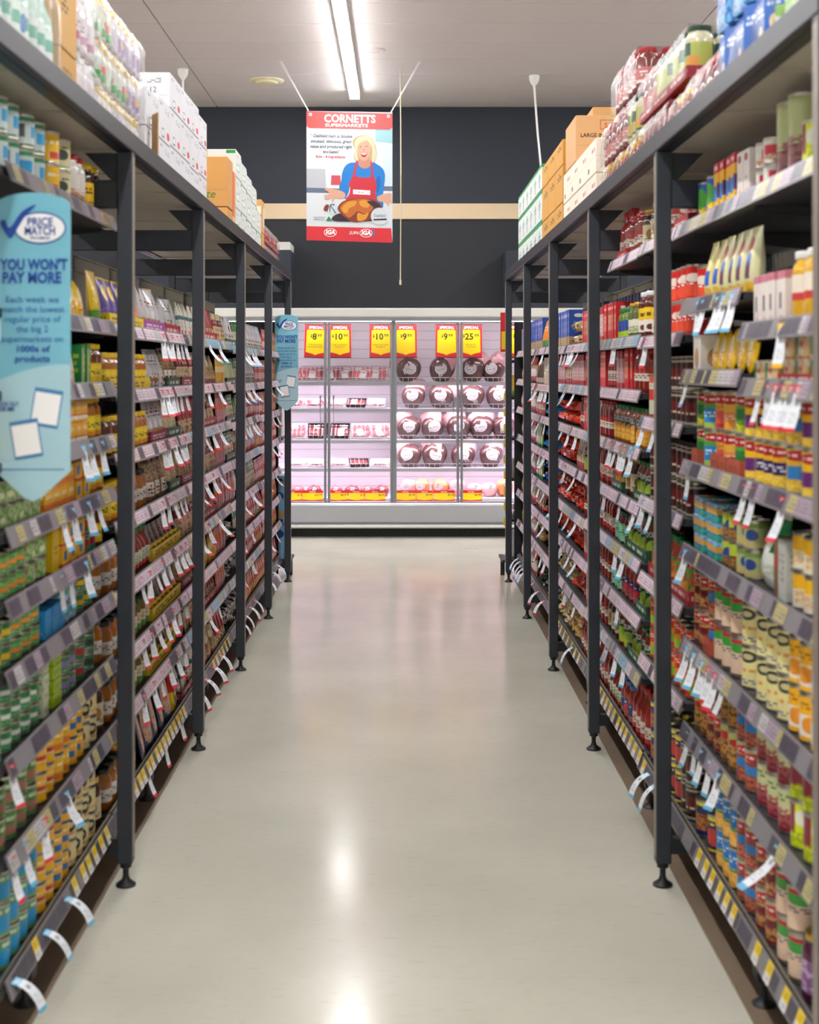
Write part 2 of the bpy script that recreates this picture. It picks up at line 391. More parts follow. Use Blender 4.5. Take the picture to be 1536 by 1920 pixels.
# ------------------------------------------------------------------ storage racks
POSTY = [2.62]+[2.745+1.53*i for i in range(1, 6)]
BAYN = ['nearest','second','third','fourth','fifth','far']
def bay_of(y):
    for i in range(5, 0, -1):
        if y > POSTY[i]: return i
    return 0
LIP = {-1: -.889, 1: .858}
def foot(mb, m='black_rubber'):
    mb.lathe([(.030,0),(.030,.006),(.013,.018),(.009,.03),(.009,.052),(.017,.056),(.017,.07)], m, 20)
def rack(s):
    sn = 'left' if s < 0 else 'right'; PX = -.827 if s < 0 else .787
    def bx(mb, xa, xb, *a, **k):   # xa..xb measured outwards from the aisle
        x = sorted((PX+s*xa, PX+s*xb)); return mb.box(x[0], x[1], *a, **k)
    t = thing('storage_rack', (0,0,0), f'dark charcoal steel frame rack lining the {sn} side of the aisle', 'rack')
    for y in POSTY:
        for xo in (0, .60):
            mb = MB(); bx(mb, xo-.0225, xo+.0225, y-.0225, y+.0225, .07, 2.205, 'charcoal_steel', .003)
            p = mb.build('post', t)
            if xo == 0: q = MB(); bx(q, -.0238, -.0226, y-.017, y+.017, .09, 2.19, 'post_edge'); q.build('edge_strip', p)
            f = MB(); foot(f); f.build('levelling_foot', p, (PX+s*xo, y, 0))
        mb = MB(); bx(mb, .0226, .578, y-.02, y+.02, 2.035, 2.118, 'charcoal_steel', .003); mb.build('cross_beam', t)
        # triangular gusset behind the post head
        x0 = PX+s*.0226; g = [(x0, 2.2), (x0+s*.10, 2.2), (x0+s*.02, 2.119), (x0, 2.119)]
        mb = MB(); vs = [(a, y+d, b) for d in (-.008, .008) for a, b in g]
        mb.add(vs, [(0,1,2,3),(7,6,5,4),(0,4,5,1),(1,5,6,2),(2,6,7,3),(3,7,4,0)], 'charcoal_steel'); mb.build('gusset', t)
        # bottom stretcher carrying the base shelf
        mb = MB(); bx(mb, .0226, .578, y-.018, y+.018, .10, .145, 'charcoal_dark'); mb.build('stretcher', t)
    L0, L1 = POSTY[0]-.0, POSTY[-1]+.0225
    for xo in (0, .60):
        mb = MB(); bx(mb, xo-.024, xo+.0, L0-.02, L1, 2.205, 2.262, 'rail_steel', .003); bx(mb, xo, xo+.03, L0-.02, L1, 2.205, 2.211, 'rail_steel')
        mb.build('top_rail', t)
    for i in range(5):
        mb = MB(); bx(mb, .003, .60, POSTY[i]+.002, POSTY[i+1]-.002, 2.212, 2.23, 'deck_cream', .002)
        for k in (.33, .66):
            yy = POSTY[i]+1.53*k; bx(mb, .03, .59, yy-.003, yy+.003, 2.204, 2.212, 'deck_cream')
        mb.build('deck_board', t)
mat('post_edge', '#8a8279', .45, .2)
rack(-1); rack(1)

# shelf ticket strips: printed paper inserts behind a clear channel
for n_, c_ in (('tk_pink','#e4cfdc'),('tk_white','#c4c1c2'),('tk_yellow','#bfb478'),('tk_grey','#4c4756'),('tk_steel','#817d82'),('tk_lilac','#a996a6'),('tk_rose','#d6bfce'),('tk_blue','#8fb9d2'),('tk_bright','#f2d22a')):
    design(n_, c_, [('t', .1, .9, .15, .85, '#6a6670' if n_ != 'tk_grey' else '#444050', 14, 3)] if n_ not in ('tk_steel',) else [], .4, coat=.05)
PAL = {'near': ['tk_grey','tk_yellow','tk_steel','tk_steel','tk_grey','tk_lilac','tk_grey','tk_white'], 'pink': ['tk_pink','tk_rose','tk_pink','tk_white','tk_pink','tk_grey','tk_rose'],
       'base': ['tk_grey','tk_grey','tk_steel','tk_grey'], 'blue': ['tk_blue','tk_pink','tk_steel','tk_yellow','tk_blue','tk_white']}
def strip(s, z, y0, y1, pal, rnd):
    X = LIP[s]; d = -s; mb = MB(); tilt = .016
    a = (X, z+.024); b = (X+d*tilt, z-.022)
    def q(p, o): return (p[0]+d*o, p[1]+o*.3)
    A, B = q(a, .0), q(b, .0); A2, B2 = q(a, .004), q(b, .004)
    vs = [(A[0], y0, A[1]),(B[0], y0, B[1]),(B2[0], y0, B2[1]),(A2[0], y0, A2[1])]; vs += [(p[0], y1, p[2]) for p in vs]
    fs = [(0,1,2,3),(7,6,5,4),(0,4,5,1),(1,5,6,2),(2,6,7,3),(3,7,4,0)]
    if s > 0: fs = [f[::-1] for f in fs]
    mb.add(vs, fs, 'tk_steel', [[(0,0),(0,1),(1,1),(1,0)]]*6)
    y = y0+.004
    while y < y1-.02:
        wd = min(rnd.choice((.03, .045, .06, .06, .09)), y1-.004-y); p = rnd.choice(PAL[pal])
        if p != 'tk_steel':
            zt = .88; za = .1
            P0 = [A2[i]+(B2[i]-A2[i])*za for i in (0,1)]; P1 = [A2[i]+(B2[i]-A2[i])*zt for i in (0,1)]
            o = .0012
            vs = [(P0[0]+d*o, y, P0[1]),(P1[0]+d*o, y, P1[1]),(P1[0]+d*o, y+wd, P1[1]),(P0[0]+d*o, y+wd, P0[1])]
            mb.add(vs, [(0,1,2,3) if s < 0 else (3,2,1,0)], p, [[(0,1),(0,0),(1,0),(1,1)] if s < 0 else [(0,1),(0,0),(1,0),(1,1)][::-1]])
        y += wd+.002
    return mb
SH = []    # every shelf span: (side, surface z, y0, y1, ordinal)
def shelving(s, y0, y1, zs, label, pals, legs=(), depth=.46):
    sn = 'left' if s < 0 else 'right'; X = LIP[s]; rnd = random.Random(int(y0*100)+s)
    t = thing('shelving_unit', (X, (y0+y1)/2, 0), label, 'shelving')
    T = Matrix.Translation((-X, -(y0+y1)/2, 0))
    def bx(mb, xa, xb, *a, **k): x = sorted((X+s*xa, X+s*xb)); return mb.box(x[0], x[1], *a, **k)
    mb = MB(); bx(mb, depth+.005, depth+.02, y0, y1, .12, 1.72, 'charcoal_dark'); mb.xf(T).build('back_panel', t)
    # wire mesh over the back, above head height of the stock
    mb = MB(); y = y0+.03
    while y < y1-.01: bx(mb, depth+.008, depth+.011, y, y+.003, 1.72, 2.03, 'wire_zinc'); y += .022
    for z in (1.72, 1.78, 1.84, 1.90, 1.96, 2.02): bx(mb, depth+.011, depth+.014, y0, y1, z, z+.003, 'wire_zinc')
    mb.xf(T).build('wire_mesh', t)
    for yy in (y0+.012, (y0+y1)/2, y1-.012):
        mb = MB(); bx(mb, depth+.021, depth+.05, yy-.012, yy+.012, .0, 2.03, 'charcoal_dark'); mb.xf(T).build('upright', t)
    for n, z in enumerate(zs):
        ya, yb = y0, y1
        if isinstance(z, tuple): z, ya, yb = z
        top = z+.012; mb = MB(); bx(mb, .001, depth, ya+.002, yb-.002, top-.022, top, 'shelf_dark', .002)
        sh = mb.xf(T).build('shelf', t)
        strip(s, z, (3.182 if s < 0 and ya < 3 else ya)+.002, yb-.002, 'base' if z < .2 else (pals if isinstance(pals, str) else pals[n % len(pals)]), rnd).xf(T).build('price_strip', sh)
        for yy in (ya+.012, yb-.014):
            mb = MB(); x0 = X+s*.03; x1 = X+s*(depth-.001)
            vs = [(x0, yy+e, top-.023) for e in (-.0015, .0015)]+[(x0, yy+e, top-.035) for e in (-.0015, .0015)]+[(x1, yy+e, top-.075) for e in (-.0015, .0015)]+[(x1, yy+e, top-.023) for e in (-.0015, .0015)]
            mb.add(vs, [(0,2,4,6),(7,5,3,1),(0,1,3,2),(2,3,5,4),(4,5,7,6),(6,7,1,0)], 'charcoal_dark'); mb.xf(T).build('bracket', sh)
        if z < .2:
            mb = MB(); y = y0+.01
            while y < y1-.01: bx(mb, .004, .01, y, y+.004, top, top+.014, 'wire_zinc'); y += .012
            bx(mb, .004, .01, y0+.002, y1-.002, top+.014, top+.018, 'wire_zinc'); mb.xf(T).build('wire_fence', sh)
        SH.append((s, round(top, 4), ya, yb, len(zs)-n))
    for yl in legs:
        mb = MB(); bx(mb, .005, .05, yl-.0225, yl+.0225, .07, .148, 'charcoal_dark'); bx(mb, .005, depth, yl-.018, yl+.018, .115, .1485, 'charcoal_dark')
        l = mb.xf(T).build('leg', t); f = MB(); foot(f); f.xf(Matrix.Translation((X+s*.0275, yl, 0))).xf(T).build('levelling_foot', l)
LA = [1.995,1.675,1.49,1.33,1.17,1.007,.847,.65,.435,.155]
LB = [1.67,1.463,1.266,1.054,.837,.62,.434,.16]
shelving(-1, 2.85, 4.375, LA, 'ten-level grocery shelving in the nearest bay of the left rack', 'near', (3.468,))
shelving(-1, 4.375, 5.86, LB, 'eight-level shelving of jars and pouches, second bay of left rack', 'pink', (5.12,))
shelving(-1, 5.86, 7.37, [1.67,1.463,1.266,1.054,.837,.62,.434,.16], 'shelving crowded with spice packets, third bay of left rack', ('blue','pink'), (6.59,))
shelving(-1, 7.37, 8.88, [1.655,1.45,1.25,1.05,.83,.62,.43,.165], 'shelving of green-labelled packets, fourth bay of left rack', ('blue','pink','pink'), (8.1,))
shelving(-1, 8.88, 10.39, [1.655,1.45,1.24,1.04,.82,.62,.43,.165], 'shelving of orange packets, farthest bay of left rack', 'pink', (9.63,))
shelving(1, 2.85, 3.56, [1.97,1.642,1.505,1.257,1.005,.723,.467,.16], 'narrow shelving with cans at the near end of right rack', 'near', (3.468,))
shelving(1, 3.56, 4.30, [1.97,1.734,1.527,1.257,1.005,.723,.467,.16], 'narrow shelving with stacked vegetable cans, just before the second right post', 'near')
shelving(1, 4.30, 5.06, [1.97,1.643,1.364,1.085,.816,.527,.16], 'narrow shelving with red cans just beyond the second right post', 'pink', (5.03,))
shelving(1, 5.06, 6.55, [(1.965,5.06,5.79),1.652,1.453,1.245,1.047,.844,.643,.436,.17], 'shelving of pasta sauce jars, second bay of right rack', ('pink','blue'), ())
shelving(1, 6.55, 8.08, [1.652,1.453,1.245,1.047,.83,.64,.425,.17], 'shelving of red pasta bags, third bay of right rack', ('pink','blue','pink'), (6.6,))
shelving(1, 8.08, 9.3, [1.66,1.44,1.25,1.05,.85,.65,.44,.18], 'shelving of blue pasta bags, fourth bay of right rack', 'pink', (8.13,))
shelving(1, 9.3, 10.39, [1.66,1.46,1.26,1.06,.86,.66,.44,.18], 'shelving of red rice packets, farthest bay of right rack', 'pink', (9.66,))
# ------------------------------------------------------------------ goods: one builder per form
def dsg(k, base, els=(), rough=.33, **kw): design(k, base, els, rough, **kw)
def g_can(r, h, lab, top='tin_metal', n=20):
    b = MB(); b.lathe([(r*.93,0,'tin_metal'),(r,.003,'tin_metal'),(r*.985,.006,lab,0,1),(r*.985,h-.007,'tin_metal'),(r,h-.004,'tin_metal'),(r,h-.0015,'tin_metal')], 'tin_metal', n, True, False)
    l = MB(); l.lathe([(r*.995,h-.0016),(r*.995,h),(r*.93,h),(r*.92,h-.0035),(r*.4,h-.004)], top, n, False, True)
    return [('can_body', b), ('lid', l)]
def g_jar(r, h, fill, lab, lid, l0=.18, l1=.7, n=20, txt=None):
    hb = h-.016
    b = MB(); b.lathe([(r*.85,0),(r*.97,.005),(r,.012),(r,hb*.80),(r*.93,hb*.89),(r*.76,hb*.96),(r*.76,hb)], fill, n)
    e = MB(); e.lathe([(r*1.012,hb*l0,lab,0,1),(r*1.012,hb*l1)], lab, n, False, False)
    if txt:
        for a in (0, PI): text(e, txt, 'white', Matrix.Rotation(a, 4, 'Z') @ Matrix.Translation((0,0,hb*(l1-.13))), .028, .02, wrapr=r*1.02, width=r*1.7)
    c = MB(); c.lathe([(r*.82,hb+.0002),(r*.84,hb+.002),(r*.84,h-.002),(r*.80,h)], lid, n)
    return [('glass_jar', b), ('paper_label', e), ('lid', c)]
def g_bottle(r, h, fill, lab, lid, l0=.12, l1=.55, n=18):
    hb = h-.022
    b = MB(); b.lathe([(r*.85,0),(r*.97,.005),(r,.012),(r,hb*.62),(r*.9,hb*.72),(r*.48,hb*.86),(r*.42,hb*.9),(r*.42,hb)], fill, n)
    e = MB(); e.lathe([(r*1.012,hb*l0,lab,0,1),(r*1.012,hb*l1)], lab, n, False, False)
    c = MB(); c.lathe([(r*.48,hb+.0002),(r*.5,hb+.002),(r*.5,h-.002),(r*.46,h)], lid, n)
    return [('bottle', b), ('paper_label', e), ('cap', c)]
def g_box(w, d, h, lab, flap=None):
    b = MB(); b.box(-d/2, d/2, -w/2, w/2, 0, h, lab, .0018)
    f = MB(); f.box(-d/2+.002, d/2-.002, -.001, .001, h, h+.0006, flap or 'ink')
    b.merge(f); return [('carton', b)]
def pillow(w, h, d, lab, nu=8, nv=8, crimp=.07, sag=.5):
    """a filled pouch standing on its base: width w along y, height h, depth d along x"""
    mb = MB(); vs = []; uv = []
    for side in (1, -1):
        for j in range(nv+1):
            v = j/nv
            body = max(0, math.sin(PI*min(1, max(0, (v*(1-crimp)+.03)**(sag))))) if v < 1 else 0
            for i in range(nu+1):
                u = i/nu; e = math.sin(PI*u)**.55 if 0 < u < 1 else 0
                x = side*d/2*e*body+.0007*side
                yy = (u-.5)*w*(1-.07*body)
                vs.append((x, yy, v*h)); uv.append((u if side > 0 else 1-u, v))
    o2 = (nu+1)*(nv+1); fs = []; uvs = []
    for sd, o in ((1, 0), (-1, o2)):
        for j in range(nv):
            for i in range(nu):
                a = o+j*(nu+1)+i; f = [a, a+1, a+nu+2, a+nu+1]
                if sd < 0: f = f[::-1]
                fs.append(f); uvs.append([uv[q] for q in f])
    def strip_(ids):
        for p, q in zip(ids, ids[1:]):
            fs.append([p, p+o2, q+o2, q]); uvs.append([uv[p]]*4)
    strip_([i for i in range(nu+1)]); strip_([nv*(nu+1)+i for i in range(nu+1)][::-1])
    strip_([j*(nu+1) for j in range(nv+1)][::-1]); strip_([j*(nu+1)+nu for j in range(nv+1)])
    mb.add(vs, fs, lab, uvs); return mb
def g_pouch(w, h, d, lab, lean=.12, seal=None):
    b = pillow(w, h, d, lab, sag=.62); T = Matrix.Rotation(-lean, 4, 'Y'); b.xf(T)
    zmin = min(p[2] for p in b.v); xm = (min(p[0] for p in b.v)+max(p[0] for p in b.v))/2
    b.xf(Matrix.Translation((-xm, 0, -zmin)))
    r = [('pouch', b)]
    if seal:
        e = MB().box(-.001, .001, -w*.49, w*.49, h*.965, h*1.03, seal); e.xf(Matrix.Translation((-xm, 0, -zmin)) @ T); r.append(('top_seal', e))
    return r
def g_bag(w, d, h, lab, seed=1, tail=None):
    """a plump crumpled bag lying down: w along y, d along x, thickness h, a gathered frill at its aisle end"""
    b = MB(); rn = random.Random(seed); nu, nv = 18, 12; vs = []; uv = []; fs = []; uvs = []
    sg = lambda v, p: math.copysign(abs(v)**p, v)
    ph = [rn.uniform(0, 6) for _ in range(6)]
    for j in range(nv+1):
        th = PI*j/nv; L = -math.cos(th); R = math.sin(th)**.55 if 0 < j < nv else .12
        if j == nv: R = .55
        if j == nv-1: R = .30
        for i in range(nu):
            a = 2*PI*i/nu; q = 1+.07*math.sin(4*a+3*L+ph[0])+.06*math.sin(7*a-5*L+ph[1])+rn.uniform(-.045, .045)
            y = w/2*R*sg(math.cos(a), .7)*q; z = h/2*(1+(R if j < nv-1 else R*.5)*sg(math.sin(a), .75)*q*.93)
            x = d/2*(L*.92 if j < nv-1 else (.86 if j == nv-1 else 1.0))+rn.uniform(-.003, .003)
            vs.append((x, y, z)); uv.append((.5+y/w*.98, .5+x/d*.98))
    for j in range(nv):
        for i in range(nu):
            f = [j*nu+i, (j+1)*nu+i, (j+1)*nu+(i+1) % nu, j*nu+(i+1) % nu][::-1]; fs.append(f); uvs.append([uv[k] for k in f])
    fs.append(list(range(nu))[::-1]); uvs.append([uv[k] for k in fs[-1]]); fs.append(list(range(nv*nu, (nv+1)*nu))); uvs.append([uv[k] for k in fs[-1]])
    b.add(vs, [f[::-1] for f in fs], lab, [u[::-1] for u in uvs]); zm = min(p[2] for p in b.v); b.xf(Matrix.Translation((0,0,-zm)))
    return [('bag', b)]
def g_oval(w, d, h, lab, skew):
    """an oval blister pack standing on edge, its face to the aisle, top leaning over"""
    b = MB(); N = 24; vs = []; uv = []; fs = []; uvs = []
    lay = [(-.006, .84), (-.002, 1), (.001, 1), (.006, .86), (d*.6, .6), (d*.75, .3)]
    for x, q in lay:
        for i in range(N):
            a = 2*PI*i/N; yy = w/2*q*math.cos(a); zz = h/2*q*math.sin(a)
            vs.append((x-(zz+h/2)*.25, yy+(zz+h/2)*skew, zz+h/2)); uv.append((.5+.5*q*math.cos(a), .5+.5*q*math.sin(a)))
    for k in range(len(lay)-1):
        for i in range(N):
            f = [k*N+i, k*N+(i+1) % N, (k+1)*N+(i+1) % N, (k+1)*N+i]; fs.append(f); uvs.append([uv[p] for p in f])
    fs.append(list(range(N))[::-1]); uvs.append([uv[p] for p in fs[-1]]); fs.append(list(range((len(lay)-1)*N, len(lay)*N))); uvs.append([uv[p] for p in fs[-1]])
    b.add(vs, fs, lab, uvs); return [('blister', b)]
def g_tray(w, d, h, lab):
    b = MB(); e = .0025; b.box(-d/2, d/2, -w/2, w/2, 0, .002, lab); b.box(d/2-e, d/2, -w/2, w/2, .002, h, lab)
    b.box(-d/2, -d/2+e, -w/2, w/2, .002, h, lab); b.box(-d/2+e, d/2-e, -w/2, -w/2+e, .002, h, lab); b.box(-d/2+e, d/2-e, w/2-e, w/2, .002, h, lab)
    return [('tray', b)]

SK = {}
def sku(key, name, cat, desc, w, d, h, parts, cyl=False):
    SK[key] = dict(name=name, cat=cat, desc=desc, w=w, d=d, h=h, parts=parts, cyl=cyl, mesh={}, merged=None)
def can(key, name, desc, r, h, base, els=(), top='tin_metal', metal=0, cat='can'):
    dsg('p_'+key, base, els); sku(key, name, cat, desc, 2*r, 2*r, h, g_can(r, h, 'p_'+key, top), True)
def jar(key, name, desc, r, h, fill, lab, lid, els=(), l0=.18, l1=.7, cat='jar', txt=None):
    mat('f_'+key, fill, .12, noise=.2, nscale=40, coat=.5); dsg('p_'+key, lab, els)
    sku(key, name, cat, desc, 2*r*1.02, 2*r*1.02, h, g_jar(r, h, 'f_'+key, 'p_'+key, lid, l0, l1, txt=txt), True)
def bottle(key, name, desc, r, h, fill, lab, lid, els=(), l0=.12, l1=.55):
    mat('f_'+key, fill, .12, noise=.15, nscale=40, coat=.5); dsg('p_'+key, lab, els)
    sku(key, name, 'bottle', desc, 2*r*1.02, 2*r*1.02, h, g_bottle(r, h, 'f_'+key, 'p_'+key, lid, l0, l1), True)
def box(key, name, desc, w, d, h, base, els=(), cat='packet', rough=.4):
    dsg('p_'+key, base, els, rough); sku(key, name, cat, desc, w, d, h+.0006, g_box(w, d, h, 'p_'+key))
def pouch(key, name, desc, w, d, h, base, els=(), lean=.12, rough=.28, cat='pouch', seal=None):
    dsg('p_'+key, base, els, rough); P = g_pouch(w, h, d, 'p_'+key, lean, seal)
    xs = [v[0] for q in P for v in q[1].v]; zs = [v[2] for q in P for v in q[1].v]
    sku(key, name, cat, desc, w, max(xs)-min(xs), max(zs), P)
def bag(key, name, desc, w, d, h, base, els=(), seed=1, cat='bag'):
    dsg('p_'+key, base, els, .2, coat=.5); sku(key, name, cat, desc, w, d, h, g_bag(w, d, h, 'p_'+key, seed)); SK[key]['bag'] = True

def e(*a): return ('e',)+a
def b(*a): return ('b',)+a
def r(*a): return ('r',)+a
def t(u0, u1, v0, v1, c, su=16, rows=3): return ('t', u0, u1, v0, v1, c, su, rows)
def n(u0, u1, v0, v1, c, su=9, rows=5): return ('n', u0, u1, v0, v1, c, su, rows)
# --- left rack goods
can('gcr', 'tuna_can', 'green can with red label', .034, .056, '#2f7d3c', [b(.38,.62,'#b8c9a0'), e(.5,.5,.3,.22,'#b8323c'), n(0,1,.1,.35,'#8fb57a')], 'lid_dkgreen')
can('gcw', 'tuna_can', 'green can with white label', .034, .056, '#2c7a45', [r(.2,.8,.4,.65,'#dfe6e0'), n(0,1,.1,.35,'#6fae7c')], 'lid_dkgreen')
can('gco', 'tuna_can', 'green can with orange band', .034, .056, '#3f8f3c', [b(.32,.56,'#e8903c'), n(0,1,.6,.85,'#9cc37c'), t(.2,.8,.1,.25,'#d8e5c0')], 'lid_dkgreen')
can('gcy', 'tuna_can', 'green can with yellow band', .034, .056, '#1f8048', [b(.35,.68,'#e8b820'), t(.2,.8,.1,.25,'#d8e5c0')], 'lid_dkgreen')
can('gcs', 'tuna_can', 'green can with salad pattern', .034, .056, '#6a9c50', [n(0,1,.05,.95,'#a9bf86',8,3), e(.3,.6,.12,.2,'#a83a44'), e(.7,.35,.1,.18,'#dfe2b8')], 'lid_dkgreen')
can('gcp', 'tuna_can', 'green can with purple label', .034, .056, '#3d7a55', [r(.2,.8,.35,.75,'#8d78ae'), t(.2,.8,.1,.25,'#cfe0cf')], 'lid_dkgreen')
can('gcb', 'tuna_can', 'green can with black label', .034, .056, '#2f7550', [r(.15,.85,.35,.75,'#2c3a34'), t(.2,.8,.1,.25,'#cfe0cf')], 'lid_dkgreen')
can('gcred', 'tuna_can', 'dark green can with crimson label', .034, .056, '#2f7550', [r(.15,.85,.3,.75,'#a8242c'), t(.2,.8,.78,.9,'#cfe0cf')], 'lid_dkgreen')
can('gclb', 'salmon_can', 'light blue and green can', .034, .056, '#7fb2dc', [b(.4,.7,'#5f9a78'), t(.1,.9,.1,.35,'#e2eef6')], 'lid_blue')
box('bluebox', 'salmon_packet', 'bright blue packet', .066, .07, .075, '#1c93d8', [n(0,1,.05,.35,'#5fb8e8',7,3), t(.15,.85,.55,.8,'#3a5fc0',10,2)], 'packet')
box('limebox', 'tuna_packet', 'lime green flat packet', .085, .08, .036, '#a9c718', [t(.1,.9,.3,.7,'#5c7a14',12,2), b(0,.12,'#7da012')])
box('creambox', 'salmon_packet', 'pale cream flat packet', .05, .08, .036, '#cfd8b8', [t(.1,.9,.3,.7,'#4c5a34',12,2)])
can('yred', 'soup_can', 'yellow and red can', .036, .076, '#efb515', [b(.36,.6,'#c6342a'), b(.36,.42,'#efd8b0'), t(.15,.85,.66,.85,'#f7e3a0',12,1)], 'tin_dark')
can('yor', 'soup_can', 'yellow can with orange band', .036, .076, '#f0b818', [b(.1,.36,'#e07a28'), t(.15,.85,.6,.8,'#fff0b0',12,1)], 'tin_dark')
can('ybl', 'soup_can', 'yellow can with blue patch', .036, .076, '#efae1c', [r(.25,.75,.3,.58,'#1e6fb4'), t(.15,.85,.7,.88,'#fff0b0',12,1)], 'tin_dark')
can('crm', 'beans_can', 'cream can with black oval', .036, .076, '#e2d39a', [e(.45,.55,.2,.28,'#2a2620'), e(.45,.58,.12,.12,'#cfc39c'), t(.1,.9,.1,.3,'#c98a4a',12,1)], 'tin_dark')
can('gbr', 'soup_can', 'green can with brown label', .036, .076, '#4a7c3e', [r(.2,.8,.15,.5,'#a36a58'), t(.15,.85,.6,.85,'#bcd6a8',10,1)], 'tin_dark')
can('bgr', 'stew_can', 'sky blue and green can', .036, .076, '#1f9ad6', [b(.68,1,'#5f9c6c'), t(.1,.9,.72,.94,'#d6e8d2',10,1), b(0,.12,'#5f9c6c')], 'tin_dark')
can('bpu', 'stew_can', 'navy and lilac can', .036, .076, '#2456a8', [b(.6,1,'#9a8cc4'), n(0,1,.1,.5,'#4f86cc')], 'tin_dark')
can('barc', 'coconut_can', 'pale can with blue patch', .037, .085, '#c9d6d4', [r(.1,.35,.3,.75,'#42484c'), r(.5,.85,.3,.7,'#27a0d8'), b(.85,1,'#2f8a5c'), b(0,.08,'#2f6a52')], 'lid_green')
can('ycr', 'corn_can', 'tall yellow can with red patch', .034, .085, '#f2bf1c', [r(.3,.8,.1,.35,'#d6402a'), t(.2,.8,.6,.8,'#fff2c8',10,1)], 'tin_metal')
can('crc', 'milk_can', 'pale cream can', .034, .085, '#ded6a8', [e(.5,.5,.2,.2,'#3a4434'), b(0,.1,'#a8bf7a'), t(.2,.8,.7,.85,'#7a7a54',10,1)], 'tin_metal')
jar('wjar', 'mayonnaise_jar', 'white jar with maroon lid', .038, .15, '#ebe8e2', '#e2dcd4', 'lid_red', [b(0,.25,'#7a3848'), n(.1,.9,.1,.4,'#c89a6a')])
jar('djar', 'coffee_jar', 'dark jar with yellow label', .036, .15, '#3a2418', '#f1c417', 'lid_yellow', [t(.2,.8,.5,.8,'#5a3c10',9,2), n(0,1,0,.2,'#7a4a1c')])
pouch('ypch', 'flatbread_packet', 'yellow packet with green corner', .11, .035, .16, '#ecc11e', [b(0,.25,'#5a9c3a'), n(.1,.9,.3,.7,'#f6df6a')])
pouch('bpch', 'flatbread_packet', 'tan packet', .13, .03, .16, '#c9a066', [b(0,.2,'#e8c23a'), t(.2,.8,.6,.8,'#8a6234')])
dsg('p_ovl', '#f3c21c', [e(.5,.5,.3,.35,'#f7e7b0'), n(.2,.8,.2,.5,'#eb9a28')], .2)
for kk, sk_ in (('ovl', .35), ('ovr', -.35)):
    sku(kk, 'cheese_blister', 'blister pack', 'yellow oval blister pack', .085, .05, .125, g_oval(.095, .02, .125, 'p_ovl', sk_))
pouch('swhite', 'soup_sachet', 'white and green sachet', .10, .03, .125, '#e6dfd4', [b(0,.35,'#c98a6a'), n(0,1,.1,.4,'#f2ece0'), b(.85,1,'#3c8a4c')])
box('gbox', 'sauce_packet', 'green packet', .045, .09, .12, '#27934a', [r(.1,.5,.1,.9,'#c9b88a'), t(.55,.9,.3,.8,'#b6e03c',8,3)])
jar('honey', 'honey_jar', 'honey jar with yellow lid', .034, .125, '#b06a14', '#f6d21b', 'lid_yellow', [e(.5,.6,.28,.3,'#ffe23c'), t(.3,.7,.4,.7,'#3c2c10',9,3), b(0,.22,'#e79a28')], .12, .66)
jar('hony2', 'honey_jar', 'amber honey jar, white label', .036, .13, '#a9620f', '#dcdcd8', 'lid_black', [t(.2,.8,.3,.8,'#7a3c2c',8,3)], .25, .6)
jar('jambr', 'spread_jar', 'dark amber jar, yellow label', .034, .125, '#6a3414', '#f4cc1a', 'lid_yellow', [e(.5,.6,.28,.3,'#ffe23c'), t(.3,.7,.4,.7,'#3c2c10',9,3)], .1, .62)
box('ybx', 'stock_carton', 'yellow carton with red stripe', .07, .08, .06, '#f3b21d', [b(.12,.3,'#f1ead8'), b(.3,.36,'#c8392c'), t(.1,.9,.55,.85,'#fbe3a0',12,1)])
box('yob', 'stock_carton', 'orange and yellow carton', .075, .08, .055, '#f1b51c', [b(.1,.4,'#e07c26'), t(.1,.9,.55,.85,'#fff0c0',12,1)])
box('ybb', 'stock_carton', 'yellow carton with blue patch', .075, .08, .055, '#f3bd1f', [r(.1,.6,.3,.75,'#1f66b4'), b(0,.12,'#d8442c')])
box('ypk', 'crispbread_box', 'yellow box', .07, .08, .14, '#ecc40e', [b(.8,.86,'#c09a10'), t(.2,.8,.3,.5,'#a37a10',9,2)])
pouch('purp', 'snack_pouch', 'purple pouch', .10, .05, .15, '#5a4a9c', [e(.5,.7,.3,.18,'#f2c91e'), n(0,1,0,.4,'#7a66bc')], seal='lid_yellow')
pouch('orng', 'snack_pouch', 'orange pouch with yellow top', .10, .05, .155, '#ee6d28', [b(.7,1,'#f4cd1c'), n(.1,.9,0,.4,'#f8a858')], seal='lid_yellow')
pouch('silv', 'nut_pouch', 'silver white pouch', .10, .045, .16, '#d3d2d8', [b(.05,.3,'#b9884c'), t(.2,.8,.55,.8,'#7a2c4c',8,3), e(.5,.4,.2,.1,'#efeff2')], rough=.18, seal='chrome')
pouch('silv2', 'nut_pouch', 'pale silver pouch with almonds', .10, .045, .145, '#c9c8cc', [n(.1,.9,.05,.4,'#8a5c34',7,3), t(.2,.8,.6,.85,'#5c5c66',8,3)], rough=.18, seal='chrome')
pouch('brow', 'nut_pouch', 'brown pouch with white label', .10, .05, .15, '#8a6a4a', [r(.15,.85,.1,.45,'#e8e4da'), t(.2,.8,.15,.4,'#6a2c34',8,3), n(0,1,.5,.9,'#b59a70')], rough=.2, seal='chrome')
pouch('beig', 'seed_pouch', 'beige pouch with green foot', .10, .045, .15, '#cdb98a', [b(0,.2,'#2f7a48'), n(0,1,.3,.8,'#e6d8b0')], rough=.25)
bottle('redb', 'dressing_bottle', 'red bottle with green cap', .03, .15, '#8a2414', '#dfe6d2', 'lid_green', [b(0,.25,'#c8342a'), n(.2,.8,.2,.6,'#5c9c4c'), t(.2,.8,.65,.9,'#3c6a3c')])
jar('grn', 'pesto_jar', 'green and cream jar', .033, .12, '#7a6a2c', '#ddd8b8', 'lid_dkgreen', [b(0,.35,'#4c9c3c'), t(.2,.8,.5,.85,'#b0442c')], .15, .7)
